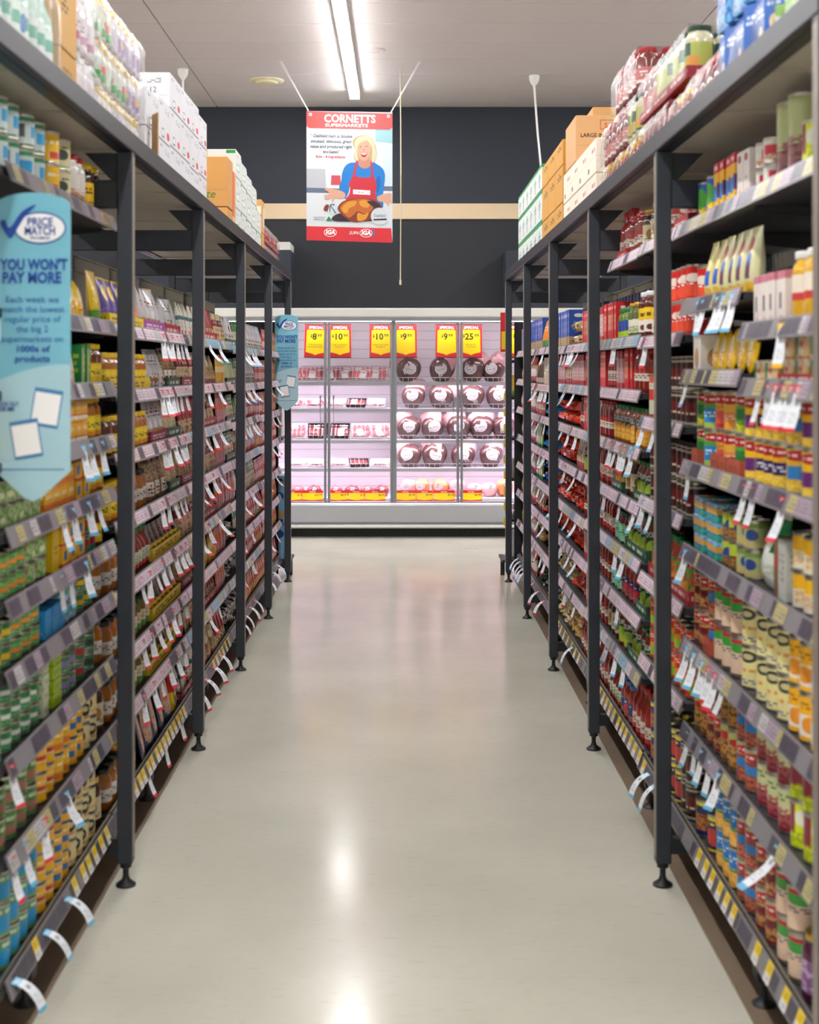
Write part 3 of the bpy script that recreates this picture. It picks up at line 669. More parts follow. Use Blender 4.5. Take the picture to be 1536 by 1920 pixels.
pouch('flat', 'seafood_packet', 'dark flat packet behind yellow front', .09, .03, .12, '#3c3024', [b(0,.42,'#efd01c'), t(.1,.9,.12,.34,'#7a6410',10,2), n(0,1,.55,.9,'#7a6a48')], lean=.2)
pouch('navy', 'smoked_fish_pack', 'navy pack showing pink fish', .13, .025, .19, '#23305a', [e(.5,.5,.42,.38,'#c98f74'), n(.15,.85,.2,.8,'#e3b8a0',6,6), b(.9,1,'#d8d8d0')], lean=.2)
pouch('reds', 'nut_pouch', 'red and yellow pouch', .10, .04, .17, '#d8201c', [b(0,.45,'#f2cf1c'), e(.5,.25,.25,.12,'#2c2a20')])
# third to fifth left bays
pouch('sp1', 'spice_packet', 'cream and maroon spice packet', .07, .028, .15, '#d8c6a0', [b(.55,.78,'#7c1c24'), t(.2,.8,.6,.75,'#f0e6d0',8,1), n(.1,.9,.05,.5,'#a8743c',7,4)], lean=.18)
pouch('sp2', 'spice_packet', 'red spice packet', .07, .028, .15, '#a3222a', [b(0,.4,'#d8c49a'), n(.1,.9,0,.4,'#8a5428',7,4), b(.85,1,'#d2382c')], lean=.18)
pouch('sp3', 'spice_packet', 'tan dried herb packet', .07, .028, .145, '#c2a672', [b(0,.2,'#8c2430'), n(.1,.9,.3,.8,'#8a6a3c',7,4), e(.5,.7,.3,.12,'#efe6cf')], lean=.18)
pouch('sp4', 'spice_packet', 'white packet with teal band', .07, .028, .15, '#e4e0d6', [b(.5,.62,'#1c6a70'), r(.1,.6,0,.2,'#c82838'), n(.2,.8,.2,.45,'#a86a3c',7,4)], lean=.18)
pouch('sp5', 'seasoning_packet', 'pink slim packet', .06, .02, .16, '#d38c94', [b(.45,.6,'#e8743c'), b(.8,1,'#b03444'), t(.2,.8,.1,.35,'#f2d8da',7,4)], lean=.06)
pouch('sp6', 'seasoning_packet', 'yellow slim packet', .06, .02, .15, '#e8b62c', [b(.4,.6,'#f1e3b4'), b(.85,1,'#c83c28')], lean=.06)
pouch('gr1', 'sauce_sachet', 'green and cream sachet', .075, .022, .15, '#d8cfae', [b(.6,1,'#3f8c48'), t(.2,.8,.66,.9,'#e4f0dc',8,2), n(.1,.9,.05,.5,'#b08a5c',6,4)], lean=.1)
pouch('gr2', 'sauce_sachet', 'pale green sachet', .075, .022, .145, '#9cc47c', [r(.2,.8,.2,.75,'#c8dfae'), b(0,.15,'#3f8c48'), b(.85,1,'#3f8c48')], lean=.1)
pouch('gr3', 'rice_pouch', 'tall white pouch', .09, .045, .16, '#dddbe0', [n(.1,.9,.05,.4,'#7c7c5c',6,4), e(.6,.6,.2,.12,'#b03c5c')], lean=.1, rough=.2)
pouch('pk1', 'noodle_packet', 'red and pink packet', .075, .024, .15, '#cf4a44', [b(.2,.45,'#e8b8b0'), t(.1,.9,.6,.85,'#f2d6d2',8,3)], lean=.05)
pouch('or1', 'noodle_packet', 'orange packet', .08, .026, .15, '#d8522c', [b(.1,.4,'#e8a040'), t(.1,.9,.6,.85,'#f6d6a0',8,3), b(.9,1,'#b02420')], lean=.05)
bag('zeb', 'snack_bag', 'black and white striped bag', .12, .17, .05, '#e6e4e0', [n(0,1,0,1,'#26252a',9,4)])
sku('tub', 'plastic_tub', 'tub', 'grey plastic tub', .12, .12, .10, [('tub', MB().lathe([(.045,0),(.052,.004),(.057,.085),(.060,.086),(.060,.096),(.056,.10)], 'aluminium', 22))], True)
# --- right rack goods
LOGO = lambda c: [b(.72,1,c), e(.5,.85,.42,.13,'#b8202c'), t(.2,.8,.8,.9,'#f0dcd8',9,1)]
can('vg', 'vegetable_can', 'green can, red oval logo', .0365, .108, '#5fa83c', LOGO('#b9c48c')+[n(0,1,0,.28,'#d6c832',7,3), r(.1,.9,.34,.62,'#2c7c3c')])
can('vb', 'vegetable_can', 'blue can, red oval logo', .0365, .108, '#1e86cc', LOGO('#8fae5c')+[b(.58,.72,'#4f9c44'), b(0,.15,'#9fc04c'), t(.15,.85,.3,.5,'#cfe6f6',9,2)])
can('vr', 'bean_can', 'red can, red oval logo', .0365, .108, '#e05a50', LOGO('#d8c27c')+[b(.5,.72,'#e0a83c'), n(0,1,.5,.72,'#c8842c',7,3), b(0,.14,'#b03028')])
can('vo', 'bean_can', 'orange can, red oval logo', .0365, .108, '#e88a4a', LOGO('#d8c27c')+[b(.5,.72,'#e6b13c'), b(0,.2,'#e8a030'), t(.15,.85,.28,.42,'#f6dcc0',9,2)])
can('vy', 'corn_can', 'yellow can with navy patch', .0365, .108, '#f1b91c', LOGO('#d8c648')+[r(.15,.85,.28,.6,'#2c2460'), n(0,1,0,.25,'#f6d65c',8,3), t(.25,.75,.35,.52,'#e8e0f0',8,2)])
can('vyb', 'corn_can', 'yellow can with blue patch', .0365, .108, '#f1b91c', LOGO('#d8c648')+[r(.15,.85,.28,.6,'#2f86cf'), n(0,1,0,.25,'#f6d65c',8,3)])
can('vyp', 'corn_can', 'yellow can with purple patch', .0365, .108, '#f1c01c', LOGO('#d8c648')+[r(.05,.95,.2,.55,'#6a2c7c'), n(0,1,0,.18,'#f6d65c',8,3)])
can('vm', 'kidney_bean_can', 'maroon can, red oval logo', .0365, .108, '#7c2a30', LOGO('#c8b070')+[n(0,1,.1,.7,'#b8884a',8,5), r(.1,.6,.42,.6,'#6a1420')])
can('vmb', 'kidney_bean_can', 'maroon can with blue patch', .0365, .108, '#8a3a34', LOGO('#c8b070')+[r(.1,.9,.38,.62,'#2c7cc0'), n(0,1,0,.35,'#b86a4a',8,4)])
can('pgk', 'butter_bean_can', 'pink beige can, green oval', .0365, .108, '#e0c2a8', [b(.82,1,'#e2b6a0'), e(.5,.8,.42,.17,'#3c9c3c'), e(.5,.95,.4,.06,'#b8202c'), t(.15,.85,.45,.6,'#6a6070',9,2), b(.0,.05,'#5c4438')])
can('pyk', 'chickpea_can', 'pale yellow can, black oval', .0365, .108, '#e6dc98', [e(.5,.8,.24,.16,'#2c2a26'), e(.5,.8,.15,.08,'#c8c090'), t(.15,.85,.36,.5,'#e09048',9,1), t(.2,.8,.06,.2,'#5a6a9c',8,2)])
can('ywt', 'peach_can', 'yellow and white can', .0365, .108, '#f3b61c', [r(0,1,.1,.58,'#e8e6e0'), e(.5,.36,.25,.2,'#e8962c'), t(.2,.8,.7,.88,'#a86c14',8,2)])
can('olv', 'artichoke_can', 'olive can with maroon foot', .0365, .108, '#c8cc98', [b(0,.4,'#7c2434'), n(0,1,.1,.55,'#a84c50',7,4), t(.2,.8,.7,.9,'#5c7a3c',8,2)])
can('lim', 'beetroot_can', 'lime and maroon can', .0365, .108, '#d3e01c', [r(0,.45,.3,1,'#8a2438'), e(.65,.7,.2,.2,'#eceedc'), n(0,1,0,.35,'#a8b81c',7,3)])
can('mix', 'bean_mix_can', 'brown and olive can', .0365, .108, '#6a4a2c', [b(.62,1,'#b0b85c'), n(0,1,.1,.6,'#c88c3c',8,4), e(.5,.75,.36,.12,'#b8202c')])
can('blo', 'peach_can', 'blue and orange can', .0365, .108, '#1c78c8', [b(0,.45,'#eca03c'), n(0,1,0,.5,'#f2c05c',7,4), t(.2,.8,.65,.85,'#cfe2f6',8,2), b(.4,.48,'#5c9c3c')])
can('nvy', 'tomato_can', 'navy can with yellow rims', .0365, .108, '#22285c', [b(.9,1,'#f0d81c'), b(0,.06,'#f0d81c'), e(.5,.42,.36,.26,'#c43c30'), t(.2,.8,.74,.86,'#f0d81c',8,1)])
can('nvb', 'bean_can', 'navy can with brown beans', .0365, .108, '#22285c', [b(.9,1,'#f0d81c'), r(.1,.9,.15,.65,'#8c4428'), n(.1,.9,.15,.65,'#b8743c',8,4)])
can('red1', 'tomato_can', 'bright red can', .0365, .108, '#d42018', [e(.5,.65,.3,.14,'#f2e2d6'), e(.5,.25,.38,.2,'#f0502c'), t(.2,.8,.42,.5,'#fff',8,1)])
can('drk', 'bean_can', 'dark brown can', .035, .108, '#3a1a18', [b(.86,.94,'#a8a494'), e(.5,.5,.3,.2,'#6a1c1c'), t(.2,.8,.28,.4,'#d8c8b0',7,1), b(0,.06,'#a8a494')], 'tin_dark')
can('org', 'soup_can', 'orange red can, green patch', .0365, .108, '#dd3c1c', [e(.5,.35,.35,.22,'#f0a028'), r(.3,.6,.1,.4,'#8cc83c'), t(.2,.8,.72,.88,'#f6dccc',8,2)])
can('cor', 'corn_can', 'large yellow and blue can', .05, .118, '#1f5fc0', [n(0,1,.1,.6,'#f0c020',6,4), e(.3,.6,.2,.3,'#4ca83c'), e(.7,.35,.2,.2,'#d8e0a0')], 'tin_metal')
box('ybx2', 'taco_box', 'yellow and blue box', .05, .12, .14, '#f4b81a', [b(.8,1,'#c8243c'), t(.2,.8,.84,.96,'#fff',8,1), r(.0,.7,.25,.55,'#2f86cf'), r(.7,1,.3,.6,'#5a2c7c'), n(0,1,0,.22,'#f0d050',7,3)])
box('wbx', 'soup_box', 'white box with red logo', .055, .10, .13, '#ece4e0', [e(.5,.85,.3,.08,'#a82434'), n(.3,.7,.1,.3,'#e0a884',6,3), t(.3,.7,.4,.5,'#9c9490',8,1)])
can('sml', 'tomato_paste_can', 'small white and red can', .03, .062, '#d8d4cc', [r(.4,1,.3,.8,'#c8283c'), n(0,1,0,.35,'#c88a5c',7,3)])
box('ylm', 'stock_packet', 'low yellow and lime packet', .06, .10, .035, '#efd81c', [n(0,1,.1,.9,'#a8c82c',8,2)])
can('olg', 'olive_can', 'tall olive and maroon can', .046, .19, '#a8ae78', [b(0,.4,'#6c2430'), n(0,1,.2,.5,'#8c5048',6,4)], 'tin_metal')
pouch('pyp', 'taco_kit_pouch', 'pale pouch with yellow foot', .075, .05, .17, '#d5d3a2', [e(.5,.72,.25,.12,'#b8484c'), r(.25,.75,.2,.45,'#6a3c5c'), b(0,.15,'#e8b93c'), e(.6,.5,.14,.1,'#2c5cb8')], lean=.08)
pouch('pyb', 'taco_kit_pouch', 'yellow pouch with blue patch', .075, .05, .17, '#dcd08c', [r(.2,.8,.25,.5,'#2c5cc0'), n(0,1,0,.2,'#e8b32c'), r(.2,.5,.55,.8,'#e8b93c')], lean=.08)
jar('yel', 'mustard_jar', 'yellow jar with pale lid', .042, .16, '#dba81c', '#e8dccc', 'lid_white', [b(0,.3,'#c83c3c')], .35, .75)
box('wht', 'couscous_box', 'white box with pink edge', .06, .10, .125, '#e6dcd6', [b(.85,1,'#c8788a'), r(.35,.6,.3,.6,'#4c4450'), t(.2,.8,.1,.2,'#c89c8c',8,1)])
box('fal', 'falafel_box', 'white and orange box', .11, .12, .055, '#e6e0d0', [n(.3,1,0,1,'#e8a83c',8,3), r(0,.2,.1,.9,'#3c8a4c'), t(.2,.6,.4,.7,'#b03c4c',8,1)])
dsg('p_tray_r', '#a8232c', [t(.1,.9,.25,.75,'#e8c8c0',10,1)], .5); dsg('p_tray_t', '#b5543a', [t(.2,.8,.3,.6,'#7a3424',8,2)], .6)
dsg('p_tray_g', '#2c5840', [t(.15,.85,.25,.75,'#cfe0cc',8,1)], .5); dsg('p_tray_y', '#efcf1c', [t(.1,.9,.25,.75,'#7a6410',10,2)], .5); dsg('p_tray_m', '#8c2438', [t(.1,.9,.25,.75,'#e8c8d0',10,2)], .5)
dsg('p_tray_p', '#a0489c', [t(.1,.9,.25,.75,'#f0d8f0',10,2)], .5)
box('wrd', 'rice_cracker_box', 'white box with red corner', .09, .10, .15, '#e8e2dc', [b(.75,1,'#a81c24'), t(.2,.8,.8,.9,'#f2d8d8',8,1), e(.5,.3,.3,.2,'#c89a6c')])
box('teal', 'stock_carton', 'blue teal and yellow carton', .12, .10, .052, '#1f78c4', [b(.42,.75,'#e0aa4c'), n(0,1,0,.4,'#3cb88c',9,3), e(.3,.85,.2,.12,'#c8283c'), n(0,1,.75,1,'#8cc8e0',9,2)])
can('lbr', 'chickpea_can', 'lime and brown can', .034, .075, '#6a4020', [b(.5,1,'#b8cc3c'), e(.6,.5,.2,.25,'#2c4c94'), n(0,1,.05,.4,'#a87c3c')])
can('pal', 'mushroom_can', 'pale green can, blue dot', .034, .075, '#b0b87c', [e(.5,.5,.18,.24,'#2c4c94'), b(.8,1,'#7c9c4c'), n(0,1,0,.3,'#c8ae6c')])
pouch('grw', 'lentil_bag', 'white and green bag', .13, .08, .19, '#dde2dc', [b(.45,.9,'#1f7c48'), e(.5,.55,.22,.14,'#e8efe8'), n(0,1,0,.3,'#c0c8b8')], rough=.2)
box('brx', 'cracker_box', 'brown and grey box', .11, .12, .14, '#c0c2bc', [r(0,.4,0,1,'#7a5434'), e(.25,.6,.14,.14,'#b8382c'), t(.5,.9,.3,.8,'#8c8c88',8,5)])
can('ycn', 'custard_can', 'yellow and pale can', .04, .085, '#f2bb1a', [b(0,.55,'#e0d8c8'), n(.2,.8,.1,.5,'#d8b070')])
jar('gld', 'pickle_jar', 'purple jar with gold lid', .045, .15, '#4a1830', '#b89cc0', 'gold', [n(0,1,0,1,'#7c4c80',7,4)])
# second right bay: sauces
jar('dol', 'pasta_sauce_jar', 'amber pasta sauce jar', .040, .15, '#a8551c', '#22452f', 'lid_green', [e(.5,.2,.34,.55,'#e8963c'), n(.2,.8,0,.5,'#f0c040',6,4)], .12, .78, txt='DOLMIO')
jar('dolg', 'pasta_sauce_jar', 'brown sauce jar, lime label', .040, .15, '#7a3018', '#24452c', 'lid_green', [e(.5,.2,.36,.5,'#9cc83c'), n(.2,.8,0,.35,'#c8c040',6,4)], .12, .78, txt='DOLMIO')
jar('redj', 'passata_jar', 'red jar with red lid', .037, .16, '#8c1f14', '#e2d8c8', 'lid_red', [b(.6,1,'#b8302c'), t(.2,.8,.2,.5,'#6a3c3c',8,2)], .3, .62)
bottle('pass', 'passata_bottle', 'tall red passata bottle', .034, .20, '#961c14', '#d8c9b8', 'lid_red', [b(0,.3,'#b02424'), t(.2,.8,.4,.8,'#6a2c2c',8,3)], .12, .45)
jar('crj', 'antipasto_jar', 'cream labelled jar, gold lid', .043, .15, '#4c2a18', '#dccfa8', 'gold', [e(.5,.5,.2,.3,'#a87c3c'), t(.2,.8,.1,.3,'#5c4c2c',8,2)], .2, .7)
jar('grj', 'pesto_jar', 'green jar, mint label', .034, .125, '#6a2c18', '#8fd0a8', 'lid_dkgreen', [t(.2,.8,.3,.7,'#2c6a4c',8,3)], .1, .75)
jar('bluj', 'pasta_sauce_jar', 'red sauce jar, navy label', .040, .15, '#a02c18', '#2c3470', 'lid_blue', [e(.5,.5,.16,.22,'#c8283c'), n(0,1,0,.3,'#c86c3c'), t(.2,.8,.75,.9,'#e0e0f0',8,1)], .1, .62)
jar('olvj', 'olive_jar', 'olive jar, gold lid', .036, .14, '#5a6428', '#dfe0c8', 'gold', [n(0,1,0,.5,'#8c9c4c')], .2, .62)
jar('chj', 'hazelnut_spread_jar', 'brown jar, yellow label', .045, .17, '#5c2416', '#f0c81c', 'lid_white', [r(0,1,0,.5,'#ece4d8'), t(.2,.8,.6,.85,'#6c4a10',8,1), e(.5,.2,.14,.12,'#5c2c1c')], .15, .72)
jar('caj', 'caper_jar', 'green jar, blue label', .034, .13, '#70823c', '#2c4c9c', 'lid_green', [b(0,.4,'#a8cc2c')], .1, .7)
box('pinkp', 'pasta_packet', 'pink and white packet', .035, .10, .16, '#d8a8a8', [b(0,.2,'#c83c44'), b(.8,1,'#b82c38'), t(.2,.8,.3,.7,'#f2e2e0',6,4)])
box('redp', 'lasagne_box', 'red box', .05, .10, .165, '#cf2024', [r(.2,.8,.3,.7,'#e8c8b0'), n(.2,.8,.3,.7,'#d86c44',7,4), t(.2,.8,.8,.92,'#fff0e8',8,1)])
box('wcn', 'soup_carton', 'white carton, red band', .045, .09, .15, '#d9dcb8', [b(.45,.7,'#dc3c20'), b(.85,1,'#e04c24'), b(0,.12,'#a8202c'), t(.2,.8,.74,.82,'#a8442c',8,1)])
bottle('grb', 'pasta_bake_jar', 'green bottle of red sauce', .036, .17, '#b83c1c', '#3c9c3c', 'lid_green', [n(.1,.9,.5,.9,'#d8482c',6,4), e(.5,.3,.25,.2,'#e8a03c'), t(.2,.8,.05,.2,'#e8f0d8',8,1)], .05, .7)
# third right bay on: pasta
bag('rpb', 'pasta_bag', 'red and clear pasta bag', .125, .19, .068, '#ee3412', [n(0,1,.15,.7,'#d0aa64',3.2,2.4), e(.5,.85,.4,.14,'#f4481c'), n(0,1,.3,.6,'#e2c48a',14,8)], 3)
bag('bpb', 'pasta_bag', 'blue and clear pasta bag', .125, .19, .068, '#1b90e6', [n(0,1,.1,.75,'#c2a366',4,3), e(.5,.75,.3,.14,'#3aa0e8')], 4)
bag('dpb', 'pasta_bag', 'dark green pasta bag', .125, .19, .068, '#17332c', [n(0,1,.1,.75,'#2c5a4a',5,4), e(.5,.75,.25,.12,'#9aa8a4')], 5)
bag('cpb', 'pasta_bag', 'clear bag of pale pasta', .125, .19, .068, '#b89a5c', [n(0,1,0,1,'#e0cc98',8,8), e(.5,.7,.2,.1,'#e8dfc8')], 6)
bag('ypb', 'pasta_bag', 'golden bag of pasta', .125, .19, .068, '#c98f28', [n(0,1,0,1,'#e6c46c',8,8), e(.5,.7,.2,.1,'#2a3a38')], 8)
box('nvs', 'spaghetti_box', 'tall navy spaghetti box', .07, .09, .27, '#1e2c5c', [r(.15,.85,.72,.8,'#e6c02c'), t(.2,.8,.25,.6,'#55689c',6,6)])
box('bls', 'pasta_box', 'royal blue pasta box', .05, .10, .20, '#2a56b4', [t(.2,.8,.4,.7,'#8fb0e0',6,5), b(0,.3,'#b89c74'), e(.5,.85,.24,.05,'#e8e8f0')])
box('lav', 'pasta_box', 'lavender pasta box', .05, .10, .17, '#8c88b8', [n(.1,.9,.1,.5,'#b89878',6,4), r(.3,.7,.75,.9,'#b03450')])
pouch('orp', 'pasta_packet', 'orange packet', .05, .05, .18, '#f08a1c', [b(0,.3,'#4c9c4c'), t(.2,.8,.6,.8,'#fff0d0',6,2)], lean=.05)
box('crb', 'pasta_packet', 'cream packet with red oval', .06, .10, .085, '#ded6c4', [e(.5,.5,.13,.34,'#b83440')])
bag('brd', 'breadstick_bag', 'clear bag of breadsticks', .14, .22, .07, '#dcc8a0', [n(0,1,0,1,'#c09868',12,2)], 9)
pouch('rrp', 'rice_packet', 'red and white rice packet', .075, .04, .17, '#dcd4ca', [b(.62,1,'#b8281c'), r(.3,.7,.5,.9,'#b8281c'), b(0,.2,'#d06474')], lean=.05)
pouch('rwp', 'noodle_packet', 'white and tan noodle packet', .075, .03, .155, '#ddd0ba', [b(0,.25,'#cf5a62'), n(.1,.9,.3,.7,'#b88c5c',6,4)], lean=.08)
pouch('dkp', 'seaweed_packet', 'dark narrow packet', .05, .02, .155, '#2a2622', [b(.1,.3,'#b8a88c'), b(.85,1,'#3c6a4c')], lean=.12)

# ------------------------------------------------------------------ stocking the shelves
def meshes(S):
    if not S['mesh']:
        for nm, mb in S['parts']:
            S['mesh'][nm] = mb.mesh(nm)
        a = MB()
        for nm, mb in S['parts']: a.merge(mb)
        S['merged'] = a.mesh(S['name'])
    return S
NCOUNT = [0]
def put(key, loc, rz, detailed, tilt=None, name=None):
    S = meshes(SK[key]); NCOUNT[0] += 1
    if detailed and len(S['parts']) > 1:
        o = bpy.data.objects.new(S['name'], None); o.empty_display_size = .02; C.objects.link(o)
        for nm, me in S['mesh'].items():
            c = bpy.data.objects.new(nm, me); C.objects.link(c); c.parent = o
    else:
        o = bpy.data.objects.new(S['name'], S['merged']); C.objects.link(o)
    o.location = loc; o.rotation_euler = (tilt or 0, 0, rz); return o
FRONT = {-1: -.905, 1: .874}
SHORT = {0:'nearest', 1:'second', 2:'third', 3:'fourth', 4:'farthest'}
USED = {}
def run(s, top, k, key, y0, y1, layers=1, rows=1, back=0, rng=random.Random(3), tray=None, zoff=0, slack=.004, wonk=0):
    S = SK[key]; sn = 'left' if s < 0 else 'right'; bay = SHORT[min(4, bay_of((y0+y1)/2))]
    base = 0
    if tray:
        th = min(.045, S['h']*.42); n_ = max(1, int((y1-y0)/(S['w']*3+slack*3+.012)))
    pitch = S['w']+slack; cnt = max(1, int((y1-y0+.004)/pitch)); gap = ((y1-y0)-cnt*pitch)/cnt; pitch += max(0, gap)
    d = S['d']; X0 = FRONT[s]+s*(d/2+back+(.004 if tray else 0)); gl = f"{S['desc']}s, shelf {ORD[k-1]} up, {bay} {sn} bay"
    if tray:
        ln = y1-y0; tr = MB(); tr.merge(g_tray(ln, d*rows+.012+.004*rows, th, tray)[0][1])
        o = tr.build('display_tray', None, (FRONT[s]+s*(back+(d*rows+.012+.004*rows)/2), (y0+y1)/2, top+.0005), (0,0,0 if s < 0 else PI))
        lab = f"{TRC[tray]} card tray holding {S['desc']}s, {ORD[k-1]} shelf up, {bay} {sn} bay"
        q = 2
        while lab in USED: lab = f"{TRC[tray]} card tray of {S['desc']}s, {ORD[q-1]} along, {ORD[k-1]} shelf, {bay} {sn} bay"; q += 1
        USED[lab] = 1; tag(o, lab, 'tray', 'card display trays'); base = .0035
        X0 = FRONT[s]+s*(back+.006+d/2)
        pitch = (ln-.006)/cnt; y0 = y0+.003
    for row in range(rows):
        for L in range(layers):
            for i in range(cnt):
                y = y0+pitch*(i+.5)
                x = X0+s*row*(d+.003); z = top+base+zoff+L*(S['h']+.0004)+.0004
                j = rng.uniform(-1, 1)
                if S['cyl']: rz = (-.85 if s < 0 else -PI+.85)+rng.uniform(-.45, .45)
                else: rz = (0 if s < 0 else PI)+j*(.03 if not S.get('bag') else .5)+wonk*rng.uniform(-1, 1)
                if S.get('bag'): x += rng.uniform(0, .02)*s; z += rng.uniform(0, .004)
                else: x += s*rng.uniform(0, .003 if layers > 1 else .006)
                o = put(key, (x, y, z), rz, y < 6.6 and row == 0)
                rw = ('' if layers == 1 else ('bottom ' if L == 0 else 'top ' if L == layers-1 else 'middle '))+('front row' if row == 0 else 'rear row')
                if rows == 1: rw = rw.replace('front ', '')
                lab = f"{S['desc']}, {ORD[i]} of {rw}, {ORD[k-1]} shelf, {bay} {sn} bay"
                q = 2
                while lab in USED:
                    lab = f"{S['desc']}, {ORD[i]} of {rw}, {ORD[q-1]} batch, {ORD[k-1]} shelf, {bay} {sn} bay"; q += 1
                USED[lab] = 1
                if len(lab.split()) > 16: lab = lab.replace(' of ', ', ').replace('front row', 'front').replace('rear row', 'rear')
                tag(o, lab, S['cat'], gl)
TRC = {'p_tray_r':'red','p_tray_t':'terracotta','p_tray_g':'green','p_tray_y':'yellow','p_tray_m':'maroon','p_tray_p':'purple'}
# planogram: (side, module start) -> per shelf from the top, runs of (kind, y0, y1, layers, rows, options)
def shelf_at(s, y, idx):
    c = [q for q in SH if q[0] == s and q[2] <= y+.01 < q[3]]
    c.sort(key=lambda q: -q[1]); return c[idx]
def stock(s, y, plan):
    for i, runs in enumerate(plan):
        q = shelf_at(s, y, i)
        for r_ in runs:
            o = dict(r_[5]) if len(r_) > 5 else {}
            run(s, q[1], q[4], r_[0], r_[1], r_[2], r_[3], r_[4], **o)
T_ = lambda c: {'tray': 'p_tray_'+c}
stock(-1, 3.0, [
 [('barc',3.04,3.42,2,1),('barc',3.46,3.68,2,1),('ycr',3.7,3.84,2,1),('crc',3.85,3.95,2,1),('wjar',3.98,4.14,1,1),('djar',4.17,4.34,1,1)],
 [('bpch',3.10,3.85,1,1),('ovl',3.90,4.2,1,1),('ypch',4.22,4.36,1,1)],
 [('swhite',3.10,4.0,1,1,{'wonk':.2}),('gbox',4.02,4.16,1,1),('jambr',4.19,4.36,1,1)],
 [('ybx',3.10,4.12,2,1),('honey',4.16,4.36,1,1)],
 [('gcs',2.95,3.6,2,1),('yob',3.62,3.95,2,1),('ybb',3.96,4.16,2,1),('honey',4.19,4.36,1,1)],
 [('gco',2.95,3.46,2,2),('gcs',3.47,3.68,2,2),('ypk',3.70,3.78,1,1),('ybb',3.80,4.08,2,1),('gcred',4.10,4.24,2,1),('jambr',4.26,4.36,1,1)],
 [('gcy',2.95,3.34,2,2),('gco',3.35,3.6,2,2),('bluebox',3.62,3.83,1,1),('gclb',3.84,4.0,2,1),('gcy',4.01,4.22,2,2),('hony2',4.25,4.36,1,1)],
 [('gcr',2.95,3.25,3,2),('gcw',3.26,3.6,3,2),('creambox',3.61,3.66,4,1),('limebox',3.67,3.84,4,1),('gcp',3.85,3.99,3,2),('gcred',4.0,4.14,3,2),('gcb',4.15,4.25,3,2),('hony2',4.27,4.36,1,1)],
 [('bpu',2.95,3.2,2,2),('gbr',3.21,3.58,2,2),('yred',3.59,3.76,2,2),('yor',3.77,3.93,2,2),('ybl',3.94,4.09,2,2),('crm',4.1,4.27,2,2),('crj',4.28,4.37,1,1)],
 [('bpu',2.95,3.24,3,2),('bgr',3.25,3.58,3,2),('yred',3.59,3.75,3,2),('ybl',3.76,3.92,3,2),('crm',3.93,4.25,3,2),('crj',4.26,4.36,1,1)],
])
stock(-1, 4.4, [
 [('purp',4.42,4.75,1,1,{'tray':'p_tray_y','wonk':.1}),('orng',4.77,5.0,1,1,T_('y')),('silv',5.02,5.45,1,1,{'tray':'p_tray_p','wonk':.3}),('silv2',5.47,5.84,1,1,{'tray':'p_tray_r','wonk':.3})],
 [('honey',4.42,5.13,1,1,T_('y')),('silv2',5.16,5.5,1,1,{'wonk':.3}),('brow',5.52,5.84,1,1,T_('g'))],
 [('jambr',4.42,4.7,1,1),('honey',4.71,5.13,1,1),('silv',5.16,5.5,1,1,{'tray':'p_tray_m','wonk':.3}),('beig',5.52,5.84,1,1,T_('g'))],
 [('honey',4.42,4.75,1,1),('hony2',4.76,5.13,1,1),('brow',5.16,5.56,1,1,{'wonk':.3}),('beig',5.58,5.84,1,1,T_('g'))],
 [('hony2',4.42,4.66,1,1),('redb',4.68,5.16,1,1),('flat',5.18,5.84,1,1,T_('y'))],
 [('hony2',4.42,4.66,1,1),('grn',4.68,5.16,1,1),('flat',5.18,5.84,1,1,T_('y'))],
 [('hony2',4.42,4.66,1,1),('grn',4.68,5.1,1,1),('flat',5.12,5.6,1,1,T_('y')),('reds',5.62,5.84,1,1)],
 [('hony2',4.42,4.66,1,1),('yred',4.68,4.9,2,1),('navy',4.95,5.66,1,1,{'wonk':.15}),('reds',5.68,5.84,1,1)],
])
A = [('sp4','sp2','sp1'),('sp1','sp3','sp6'),('sp2','sp1','sp5'),('sp3','sp1','sp5'),('sp1','sp2','sp5'),('sp3','sp6','sp5'),('sp1','sp2','sp5'),('sp4','sp3','sp2')]
for i, (p, q, r2) in enumerate(A):
    k = shelf_at(-1, 6.0, i)
    run(-1, k[1], k[4], p, 5.88, 6.5, 1, 1, wonk=.35, tray='p_tray_m' if i % 2 else None)
    run(-1, k[1], k[4], q, 6.52, 7.0, 1, 1, wonk=.35, tray=['p_tray_r', None][i % 2])
    run(-1, k[1], k[4], r2, 7.02, 7.36, 1, 1, wonk=.1)
A = [('gr3','gr1','gr3'),('gr2','gr1','gr3'),('gr1','gr2','pk1'),('gr1','sp3','pk1'),('sp5','gr2','gr1'),('zeb','gr1','pk1'),('zeb','tub','pk1'),('zeb','zeb','or1')]
for i, (p, q, r2) in enumerate(A):
    k = shelf_at(-1, 7.5, i)
    run(-1, k[1], k[4], p, 7.39, 7.8, 2 if p == 'zeb' else 1, 1, wonk=.25, tray='p_tray_g' if p[0] == 'g' else None)
    run(-1, k[1], k[4], q, 7.82, 8.3, 2 if q == 'zeb' else 1, 1, wonk=.25, tray='p_tray_g' if q in ('gr1','gr2') else None)
    run(-1, k[1], k[4], r2, 8.32, 8.86, 1, 1, wonk=.1)
A = [('gr3','pk1','or1'),('pk1','pk1','or1'),('pk1','or1','or1'),('or1','pk1','pk1'),('pk1','or1','pk1'),('sp2','or1','or1'),('or1','pk1','or1'),('or1','or1','pk1')]
for i, (p, q, r2) in enumerate(A):
    k = shelf_at(-1, 9.0, i)
    run(-1, k[1], k[4], p, 8.9, 9.35, 1, 1); run(-1, k[1], k[4], q, 9.37, 9.85, 1, 1); run(-1, k[1], k[4], r2, 9.87, 10.37, 1, 1)
